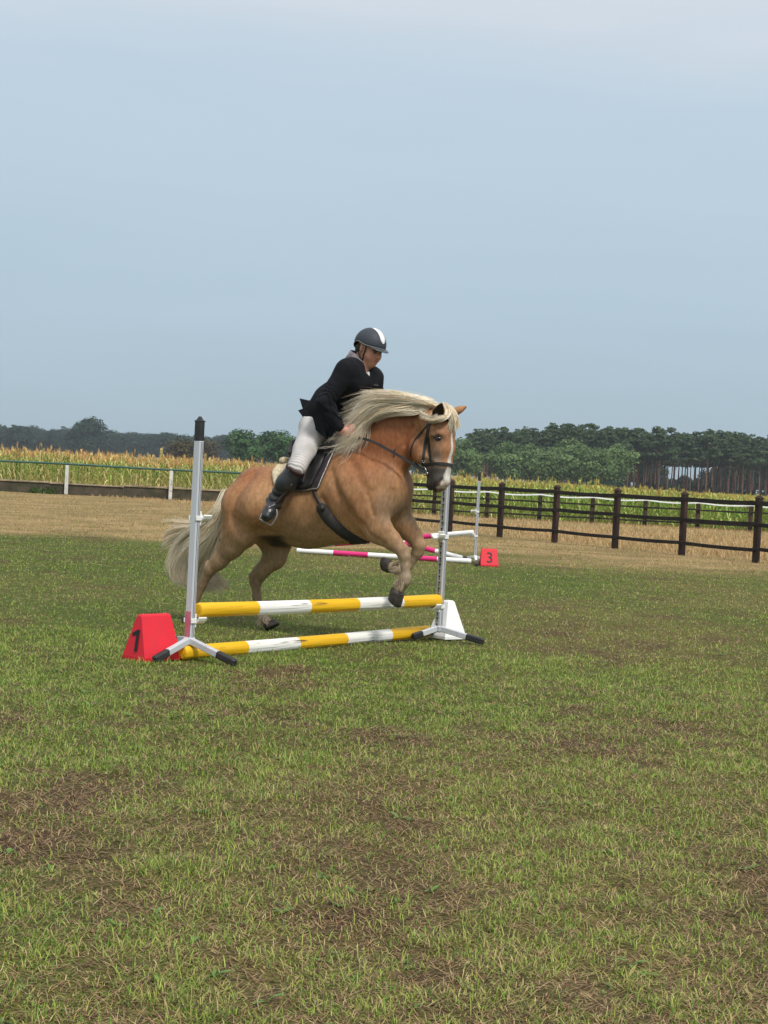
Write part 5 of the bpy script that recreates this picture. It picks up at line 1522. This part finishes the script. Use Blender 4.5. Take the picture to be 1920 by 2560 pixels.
# helmet
helm_m = mat('helmet_shell', srgb(62, 67, 75), srgb(52, 57, 64), scale=4, rough=.6, spec=.3)
def hshell(az, el, k=1.0):
    a, b, c = .126 * k, .106 * k, .118 * k
    ce, se = math.cos(el), math.sin(el); sq = 1.0
    return hd(-.010 + a * ce * math.cos(az), b * ce * math.sin(az), .020 + c * se)
def rim(az):   # elevation of the lower edge
    c = math.cos(az)
    return math.radians(-4 + 3 * c - 26 * max(0, -c) ** 3 + 7 * math.exp(-((abs(az) - 1.75) / .35) ** 2))
NA, NE = 48, 14; Vh = []; 
for k_ in (1.0, .93):
    for e_ in range(NE):
        for a_ in range(NA):
            az = -math.pi + 2 * math.pi * a_ / NA; r0_ = rim(az); Vh.append(hshell(az, r0_ + (math.pi / 2 - r0_) * (e_ / NE) ** .95, k_))
    Vh.append(hshell(0, math.pi / 2, k_))
fs = []; blk = NA * NE + 1
for b_ in (0, 1):
    for e_ in range(NE - 1):
        for a_ in range(NA):
            q = (b_ * blk + e_ * NA + a_, b_ * blk + e_ * NA + (a_ + 1) % NA, b_ * blk + (e_ + 1) * NA + (a_ + 1) % NA, b_ * blk + (e_ + 1) * NA + a_); fs.append(q if b_ == 0 else q[::-1])
    for a_ in range(NA):
        q = (b_ * blk + (NE - 1) * NA + a_, b_ * blk + (NE - 1) * NA + (a_ + 1) % NA, b_ * blk + NE * NA); fs.append(q if b_ == 0 else q[::-1])
for a_ in range(NA): fs.append((a_, blk + a_, blk + (a_ + 1) % NA, (a_ + 1) % NA))
mb = MB(); mb.add(h2w(np.array(Vh)), fs); helmet = mb.build('helmet', helm_m, rider, True)
mb = MB(); mb.tube(h2w(np.array([hshell(a_, rim(a_), 1.005) for a_ in np.linspace(-math.pi, math.pi, 61)])), .0042, 6, caps=False); mb.build('rim', mat('helmet_rim', srgb(112, 116, 116), rough=.5), helmet, True)
Vs = []; n_s = 16
for k_ in (1.015, .99):
    for i in range(n_s + 1):
        t = i / n_s; el = math.radians(92 - 74 * t); wd = .022 * (1 + .15 * math.sin(t * 3)) * (min(1, (1 - t) * 6 + .1) ** .5)
        for s_ in (-1, -.33, .33, 1):
            az = s_ * wd / max(.03, .128 * math.cos(el) + .012) if el < 1.5 else s_ * .9
            p = hshell(0, el, k_) + HR @ np.array([0, s_ * wd, -(s_ * wd) ** 2 / .24]); Vs.append(p)
fs = []; kk = (n_s + 1) * 4
for i in range(n_s):
    for j in range(3): a_ = i * 4 + j; fs.append((a_, a_ + 1, a_ + 5, a_ + 4))
    a_ = i * 4; fs.append((a_, a_ + 4, kk + a_ + 4, kk + a_)); a_ = i * 4 + 3; fs.append((a_, kk + a_, kk + a_ + 4, a_ + 4))
a_ = n_s * 4; fs.append((a_, a_ + 3, kk + a_ + 3, kk + a_))
mb = MB(); mb.add(h2w(np.array(Vs)), fs); mb.build('stripe', mat('white_panel', (.85, .85, .86), (.78, .78, .8), scale=30, rough=.35), helmet, True)
Vv = []; nvz = 15
for k_ in range(nvz):
    az = math.radians(-52 + 104 * k_ / (nvz - 1)); ext = .036 * math.cos(az * 1.7) + .004
    p = hshell(az, rim(az), 1.0); o_ = HR @ np.array([math.cos(az), math.sin(az), -.38]); 
    Vv += [p, p + o_ * ext, p + o_ * ext - HR[:, 2] * .003, p - HR[:, 2] * .003]
fs = [(4 * k_ + j, 4 * k_ + (j + 1) % 4, 4 * k_ + 4 + (j + 1) % 4, 4 * k_ + 4 + j) for k_ in range(nvz - 1) for j in range(4)] + [(0, 3, 2, 1), (4 * nvz - 4, 4 * nvz - 3, 4 * nvz - 2, 4 * nvz - 1)]
mb = MB(); mb.add(h2w(np.array(Vv)), fs); mb.build('visor', mat('visor', srgb(70, 76, 80), rough=.4), helmet, True)
strap_m = mat('harness', (.045, .026, .016), (.02, .015, .012), rough=.6)
mb = MB()
for s_ in (-1, 1):
    mb.tube(h2w(smoothpath([hd(.030, s_ * .080, .01), hd(.030, s_ * .078, -.03), hd(.022, s_ * .072, -.07), hd(.020, s_ * .055, -.108), hd(.024, s_ * .025, -.132), hd(.026, 0, -.138)], 16)), .0048, 6)
    mb.tube(h2w(smoothpath([hd(-.045, s_ * .080, -.01), hd(-.022, s_ * .082, -.055), hd(.004, s_ * .072, -.09), hd(.020, s_ * .055, -.108)], 12)), .0048, 6)
mb.build('chin_strap', strap_m, helmet, True)

# clothes
jk = Field((-.66, -.52, .85), (.62, .52, 2.25), .0068)
jk.cone(J['neck'] - [.035, 0, .055], .080, J['chest'], .128, 1.38, .05)
jk.cone(J['chest'], .130, J['waist'], .120, 1.32, .05); jk.cone(J['waist'], .120, L3(806, 1042, 0), .115, 1.35, .05)
for s_ in 'NF':
    jk.cone(J['neck'] - [.02, 0, .078], .068 if s_ == 'N' else .076, J['sh' + s_] + [0, 0, .004], .074, 1, .10)
    jk.cone(J['sh' + s_], .076, J['el' + s_], .060, 1, .03); jk.cone(J['el' + s_], .059, J['wr' + s_] * .86 + J['el' + s_] * .14, .038, 1, .02)
# skirts of the jacket
for s_ in (1, -1):
    def M_(p): return p * [1, s_, 1]
    jk.cone(M_(L3(800, 1030, -.13)), .085, M_(L3(828, 1076, -.17)), .050, .55, .03)
    jk.cone(M_(L3(812, 1045, -.13)), .07, M_(L3(800, 1066, -.17)), .030, .5, .03)
    jk.cone(M_(L3(800, 1012, -.11)), .070, M_(L3(764, 1028, -.125)), .026, .5, .03)
    jk.cone(M_(L3(792, 1032, -.11)), .055, M_(L3(770, 1044, -.145)), .026, .5, .03)
jk.ell(J['neck'] + [.035, -.005, .055], (.088, .080, .115), None, .01, 'sub')
jk.cone(L3(908, 902, -.01), .062, L3(921, 927, -.045), .030, 1, .01, 'sub')
# cuff mouths
v_, q_ = jk.mesh(); v_, q_ = biggest(v_, q_); v_ = relax(v_, q_, 2)
n_ = vnormals(v_, q_)
ax_arm = (J['elN'] - J['shN']); ax_arm /= np.linalg.norm(ax_arm)
fold = .6 * .0040 * vnoise(v_ * [1, 1, .8], 16, 61, 2) + .0042 * (1 - np.abs(vnoise(v_ @ np.array([[1, .2, .5], [.1, 1, .2], [-.6, .1, 1]]), 9, 62, 2)) * 2.2)
v_ = v_ + n_ * fold[:, None]
# creases at the elbows
for s_ in 'NF':
    de = np.linalg.norm(v_ - J['el' + s_], axis=1); al = (v_ - J['el' + s_]) @ ax_arm
    v_ = v_ + n_ * (.006 * np.sin(al * 150 + 6 * vnoise(v_, 12, 63)) * np.exp(-(de / .10) ** 2))[:, None]
jm = mat('jacket_cloth', (.007, .0075, .010), (.012, .0125, .017), scale=8, rough=.9, bump=.35, bscale=160, dist=.004, spec=.2)
jacket = link('jacket', mesh_np('jacket', h2w(v_) - ro, q_, jm, True), rider)
for s_ in (1, -1):
    tp = [L3(805, 1005, -.15), L3(747, 1026, -.12), L3(766, 1053, -.15), L3(790, 1073, -.18), L3(818, 1098, -.21)]
    tp = np.array(tp) * [1, s_, 1]; o_ = np.array([0, .010, 0])
    V6 = np.concatenate([tp - o_, tp + o_]); mb = MB(); mb.add(h2w(V6), [(0, 1, 2), (0, 2, 4), (2, 3, 4), (5, 7, 6), (5, 9, 7), (7, 9, 8)] + [(i, (i + 1) % 5, (i + 1) % 5 + 5, i + 5) for i in range(5)]); mb.build('coat_tail', jm, jacket)
tp = np.array([L3(800, 1000, .0), L3(772, 1001, .02), L3(750, 996, .04), L3(758, 1022, .0), L3(790, 1034, -.02)]); o_ = np.array([0, .008, 0])
V6 = np.concatenate([tp - o_, tp + o_]); mb = MB(); mb.add(h2w(V6), [(0, 1, 3), (1, 2, 3), (0, 3, 4), (5, 8, 6), (6, 8, 7), (5, 9, 8)] + [(i, (i + 1) % 5, (i + 1) % 5 + 5, i + 5) for i in range(5)]); mb.build('coat_tail', jm, jacket)
BJ = BVHTree.FromPolygons([tuple(v) for v in h2w(v_)], [tuple(q) for q in q_])
# collar, shirt, seams, pocket, badge
nk = J['neck'] + [-.016, 0, .012]; ntop = J['neck'] + [.012, 0, .075]; na = ntop - nk; na /= np.linalg.norm(na); ns = np.array([0, 1.0, 0]); nf = np.cross(ns, na); nf /= np.linalg.norm(nf)
def collar(r, h0, h1, gap, th, name, m, flare=1.0, yaw=-.25):
    Vc = []; n = 26
    for i in range(n):
        t = -math.pi + gap + (2 * math.pi - 2 * gap) * i / (n - 1); t = t + math.pi + yaw    # opening faces forward
        d_ = -nf * math.cos(t) * -1 + ns * math.sin(t)
        drop = .030 * max(0, d_ @ nf)
        for rr, hh in ((r * flare, h0 - drop), (r * .96, h1 - drop * 1.25), (r * .96 - th, h1 - drop * 1.25), (r * flare - th, h0 - drop)):
            Vc.append(nk + d_ * rr + na * hh)
    fs = [(4 * i + j, 4 * i + (j + 1) % 4, 4 * i + 4 + (j + 1) % 4, 4 * i + 4 + j) for i in range(n - 1) for j in range(4)] + [(0, 3, 2, 1), (4 * n - 4, 4 * n - 3, 4 * n - 2, 4 * n - 1)]
    mb = MB(); mb.add(h2w(np.array(Vc)), fs); return mb.build(name, m, rider, True)
collar(.096, -.026, .050, .42, .008, 'collar', mat('grey_velvet', srgb(128, 120, 124), srgb(104, 98, 102), scale=20, rough=.95, sheen=.3), 1.10)
collar(.074, -.045, .022, .10, .006, 'shirt_collar', mat('white_shirt', (.74, .74, .76), rough=.8), 1.05)
def on_j(px, py, off=.002): return hit(px, py, off, BJ)
def jstrap(name, pts, wd, th, m, off=.001, n=12):
    A_, N_ = zip(*[on_j(x, y, off) for x, y in smoothpath(np.array(pts, float), n)])
    mb = MB(); mb.ribbon(A_, N_, wd, th); return mb.build(name, m, jacket, True)
seam = mat('seam', (.004, .004, .005), rough=.7)
jstrap('front_seam', [(922, 937), (926, 955), (926, 985), (920, 1015)], .006, .002, seam)
jstrap('pocket_flap', [(828, 1018), (846, 1040), (860, 1056)], .030, .003, jm, .003)
jstrap('badge', [(934, 962.5), (945, 963.5)], .008, .0015, mat('badge', (.10, .11, .11), rough=.5), .002, 4)
mb = MB(); A_, N_ = zip(*[on_j(x, y, .001) for x, y in smoothpath(np.array([(919, 930), (921, 934), (923, 940)], float), 6)])
mb.ribbon(A_, N_, np.linspace(.034, .004, 6), .002); mb.build('shirt_front', mat('white_shirt', (.74, .74, .76)), rider, True)
# breeches
bf = Field((-.66, -.55, .70), (.3, .55, 1.6), .0068)
bf.cone(L3(805, 1030, 0), .10, L3(790, 1066, 0), .108, 1.35, .04)
for s_ in 'NF':
    sg = -1 if s_ == 'N' else 1
    bf.cone(J['hip' + s_] + [.015, 0, .0], .100, J['hip' + s_] * .45 + J['kn' + s_] * .55 + [.01, 0, 0], .080, 1, .05)
    bf.cone(J['hip' + s_] * .45 + J['kn' + s_] * .55 + [.01, 0, 0], .080, J['kn' + s_], .066, 1, .03)
    bf.cone(J['kn' + s_], .064, J['kn' + s_] * .85 + J['an' + s_] * .15, .058, 1, .02)
v_, q_ = bf.mesh(); v_, q_ = biggest(v_, q_); v_ = relax(v_, q_, 2); n_ = vnormals(v_, q_)
for s_ in 'NF':
    ax = J['kn' + s_] - J['hip' + s_]; Lx = np.linalg.norm(ax); ax /= Lx; al = (v_ - J['hip' + s_]) @ ax
    msk = sst(al, Lx * .70, Lx * .95) * (np.sign(v_[:, 1]) == (-1 if s_ == 'N' else 1))
    v_ = v_ + n_ * (msk * .0035 * np.sin(al * 260 + 5 * vnoise(v_, 14, 64)))[:, None]
v_ = v_ + n_ * (.0035 * vnoise(v_, 13, 65, 2))[:, None]
link('breeches', mesh_np('breeches', h2w(v_) - ro, q_, mat('breeches_cloth', srgb(206, 202, 200), srgb(186, 182, 180), scale=12, rough=.85, bump=.2, bscale=90), True), rider)
BB = BVHTree.FromPolygons([tuple(v) for v in h2w(v_)], [tuple(q) for q in q_])
# boots
boot_m = mat('boot_leather', (.014, .015, .017), (.026, .027, .029), scale=10, rough=.34, bump=.25, bscale=40, spec=.5, coat=.1)
sole_m = mat('boot_sole', (.02, .016, .013), rough=.8)
kn, an, to = J['knN'], J['anN'], J['toN']; dwn = (an - kn) / np.linalg.norm(an - kn)
b0 = L3(735, 1178, -.335)
bt = Field(np.minimum(an, to) - .16, kn + .16, .0055)
bt.cone(b0, .068, L3(716, 1208, -.34), .073, .92, .02); bt.cone(L3(716, 1208, -.34), .072, an + [0.005, 0, .02], .051, .92, .03)
bt.cone(an + [0, 0, .015], .050, an - [.0, 0, .015], .050, 1, .02)
td = (to - an) / np.linalg.norm(to - an)
bt.cone(an - [0, 0, .01], .050, to - td * .03, .042, 1.0, .03); bt.cone(to - td * .04, .045, to, .038, 1.0, .02)
bt.cone(an - [.03, 0, .005] - td * .01, .030, an - [.035, 0, .035], .024, 1, .03)
bt.plane(b0 + dwn * -.020, -dwn)
v_, q_ = bt.mesh(); v_, q_ = biggest(v_, q_); v_ = relax(v_, q_, 1); n_ = vnormals(v_, q_)
al = (v_ - an) @ dwn; v_ = v_ + n_ * (.0045 * np.sin(al * 120 + 5 * vnoise(v_, 14, 66)) * np.exp(-(al / .09) ** 2) + .002 * vnoise(v_, 18, 67, 2))[:, None]
for s_ in (1, -1):
    vv = v_ * [1, s_, 1]; qq = q_ if s_ > 0 else q_[:, ::-1]
    bo_ = link('boot', mesh_np('boot', h2w(vv) - ro, qq, boot_m, True), rider)
    mb = MB(); ringp = []
    e1 = np.cross(dwn, [0, 1, 0]); e1 /= np.linalg.norm(e1); e2 = np.cross(dwn, e1)
    ctr = b0 - dwn * .012
    for t in np.linspace(0, 2 * math.pi, 25): ringp.append((ctr + e1 * math.cos(t) * .069 + e2 * math.sin(t) * .064) * [1, s_, 1])
    dw_ = h2w((dwn * [1, s_, 1])[None])[0] - h2w(np.zeros(3))
    nn_r = [np.array(p) - (ctr * [1, s_, 1]) for p in ringp]; nn_r = [(h2w(n / np.linalg.norm(n)) - h2w(np.zeros(3))) for n in nn_r]
    mb.ribbon(h2w(np.array(ringp)), nn_r, .030, .004); mb.build('boot_band', mat('oxblood_leather', srgb(66, 34, 34), srgb(48, 24, 26), rough=.5), bo_, True)
# stirrups and their leathers
for s_ in (1, -1):
    top = L3(683, 1266, -.375); bl_ = L3(650, 1297, -.41); br_ = L3(678, 1313, -.395)
    pts = [top, L3(668, 1272, -.385), L3(655, 1285, -.40), bl_]
    pts2 = [top + [.004, 0, 0], L3(692, 1276, -.37), L3(691, 1293, -.375), br_]
    mb = MB()
    mb.tube(h2w(np.array(smoothpath(pts, 12)) * [1, s_, 1]), .0055, 8); mb.tube(h2w(np.array(smoothpath(pts2, 12)) * [1, s_, 1]), .0055, 8)
    fr = mb.build('stirrup', steel, sad, True)
    mb = MB(); a_, b_ = h2w(bl_ * [1, s_, 1]), h2w(br_ * [1, s_, 1]); mb.beam(a_, b_, .034, .007); mb.build('tread', steel, fr)
    lp = [L3(738, 1210, -.335), L3(715, 1236, -.35), L3(695, 1258, -.37), top]
    P3 = h2w(smoothpath(np.array(lp) * [1, s_, 1], 12)); nn3 = np.tile(-HL * s_, (12, 1))
    mb = MB(); mb.ribbon(P3 - HL * s_ * .045 * np.linspace(1, .2, 12)[:, None], nn3, .019, .0035); mb.build('stirrup_leather', leather2, sad, True)
# ------------------------------------------------------------------ grass (stuff)
rs = np.random.RandomState(77)
def scatter(n, y0, y1, p=1.6):
    u = rs.rand(n)
    q = 1 - p + 1                       # X width grows with Y
    Y = (y0 ** q + u * (y1 ** q - y0 ** q)) ** (1 / q)
    X = rs.uniform(-1, 1, n) * (Y * .27 + 1.3)
    return np.column_stack([X, Y])
G1 = np.array(srgb(142, 166, 70)); G2 = np.array(srgb(104, 138, 56)); G3 = np.array(srgb(170, 178, 90)); D1 = np.array(srgb(192, 172, 124)); D2 = np.array(srgb(160, 130, 96)); D3 = np.array(srgb(92, 72, 54))
def pick(n, probs, cols):
    c = rs.choice(len(cols), n, p=probs); return np.array(cols)[c] * rs.uniform(.75, 1.2, (n, 1)) * (1 + rs.uniform(-.07, .07, (n, 3)))
def gpos(P): return np.column_stack([P, ground_z(P) - .002])
# green blades, clumped
P = np.concatenate([scatter(470000, 2.9, 25.5), scatter(500000, 2.9, 11, 1.2)])
bare_, dr_, yel_ = fields(P)
cl = vnoise(P, 9, 90, 2)
keep = (rs.rand(len(P)) < (1 - .88 * bare_) * np.clip(.5 + .9 * cl, .06, 1)) & (rs.rand(len(P)) > dr_ * .93)
P = P[keep]; bare_, dr_, yel_ = bare_[keep], dr_[keep], yel_[keep]; n = len(P)
c1 = pick(n, [.46, .30, .20, .04], [G1, G2, G3, D1]); c2 = pick(n, [.34, .18, .32, .16], [G1, G2, G3, D1])
m_ = (rs.rand(n) < yel_ * .85)[:, None]
col = np.where(m_, c2, c1)
far = np.clip((P[:, 1] - 5) / 15, 0, 1)
L_ = rs.gamma(3.0, .0060, n) + .007
tall = vnoise(P, 2.2, 92, 2) > .45
L_ = np.clip(L_ * np.where(tall, 1.35, 1.0), .01, .085) * (1 - .1 * far)
W_ = (.0019 + .0016 * rs.rand(n)) * (1 + 1.1 * far)
o = blade_obj('grass', gpos(P), L_, W_, np.clip(rs.normal(.75, .38, n), 0, 1.4), col, rs, grass_m, curl=.5)
setp(o, kind='stuff', label='short patchy green grass of the riding meadow')
# dead litter lying flat
P = np.concatenate([scatter(280000, 2.9, 25.5, 1.7), scatter(300000, 2.9, 9.5, 1.2)])
bare_, dr_, yel_ = fields(P)
keep = rs.rand(len(P)) < (.34 + .66 * np.maximum(bare_, yel_ * .6)) * (1 - .5 * dr_); P = P[keep]; n = len(P); dr_ = dr_[keep]; bare_ = bare_[keep]
col = pick(n, [.20, .46, .34], [D1, D2, D3]); colb = pick(n, [.12, .44, .44], [D1, D2, D3])
col = np.where((rs.rand(n) < bare_)[:, None], colb, col)
far = np.clip((P[:, 1] - 5) / 15, 0, 1)
o = blade_obj('dead_grass', gpos(P) + [0, 0, .003], rs.uniform(.01, .05, n), (.0018 + .0016 * rs.rand(n)) * (1 + 1.6 * far), rs.uniform(1.1, 1.55, n), col, rs, grass_m, curl=.1)
setp(o, kind='stuff', label='dead brown and straw coloured grass litter between the green blades')
# straw stubble in the dry zone
n = 90000
Y = rs.uniform(21.5, 52, n) ; X = rs.uniform(-1, 1, n) * (Y * .265 + 1); P = np.column_stack([X, Y])
bare_, dr_, yel_ = fields(P); fy = A[0] * X + A[1]
keep = (rs.rand(n) < dr_) & (rs.rand(n) < .5 + .5 * vnoise(P, 1.2, 95, 3)); P = P[keep]; n = len(P)
col = pick(n, [.55, .28, .05, .12], [D1 * np.array([.95, .88, .78]), D2 * 1.3, D3, G3])
o = blade_obj('straw_grass', gpos(P), rs.uniform(.02, .075, n), np.full(n, .010), np.clip(rs.normal(.9, .35, n), 0, 1.5), col, rs, grass_m)
setp(o, kind='stuff', label='dry straw coloured short grass in the back half of the meadow')
# broad-leaved weeds
nw = 420; P = scatter(nw, 3.05, 16, 1.9)
VV, QQ, CC = [], [], []; k0 = 0
for p in P:
    nl = rs.randint(3, 6); a0 = rs.uniform(0, 6.28); sc_w = rs.uniform(.35, 1.0); cc = np.array(srgb(104, 138, 66)) * rs.uniform(.7, 1.15)
    z0 = float(ground_z(p[None])[0])
    for i in range(nl):
        a = a0 + i * 6.28 / nl + rs.uniform(-1.3, 1.3); d = np.array([math.cos(a), math.sin(a), 0]); s_ = np.array([-math.sin(a), math.cos(a), 0]); l = .042 * sc_w * rs.uniform(.6, 1.2); w_ = l * .16
        up = rs.uniform(.1, .6)
        b = np.array([p[0], p[1], z0 + .002])
        pts = [b, b + d * l * .4 + [0, 0, l * up * .6], b + d * l * .8 + [0, 0, l * up * .8], b + d * l + [0, 0, l * up * .6]]
        wd = [w_ * .25, w_, w_ * .8, w_ * .08]
        for q, ww in zip(pts, wd): VV += [q - s_ * ww, q + s_ * ww]; CC += [cc, cc * 1.05]
        for t in range(3): QQ.append((k0 + 2 * t, k0 + 2 * t + 1, k0 + 2 * t + 3, k0 + 2 * t + 2))
        k0 += 8
o = link('weeds', mesh_np('weeds', np.array(VV), np.array(QQ), grass_m, False, np.array(CC)))
setp(o, kind='stuff', label='small broad leaved weeds scattered in the grass')
# ------------------------------------------------------------------ haze
mb = MB(); mb.box((0, 570, 15.5), (1800, 1200, 35), None)
hm_ = bpy.data.materials.new('haze'); hm_.use_nodes = True; t = hm_.node_tree; t.nodes.clear()
o_ = t.nodes.new('ShaderNodeOutputMaterial'); v_ = t.nodes.new('ShaderNodeVolumePrincipled')
v_.inputs['Color'].default_value = (.80, .90, 1.0, 1); v_.inputs['Density'].default_value = .00025; v_.inputs['Anisotropy'].default_value = 0
t.links.new(v_.outputs[0], o_.inputs['Volume'])
hz = mb.build('haze', hm_); setp(hz, kind='stuff', label='thin blue haze in the air')
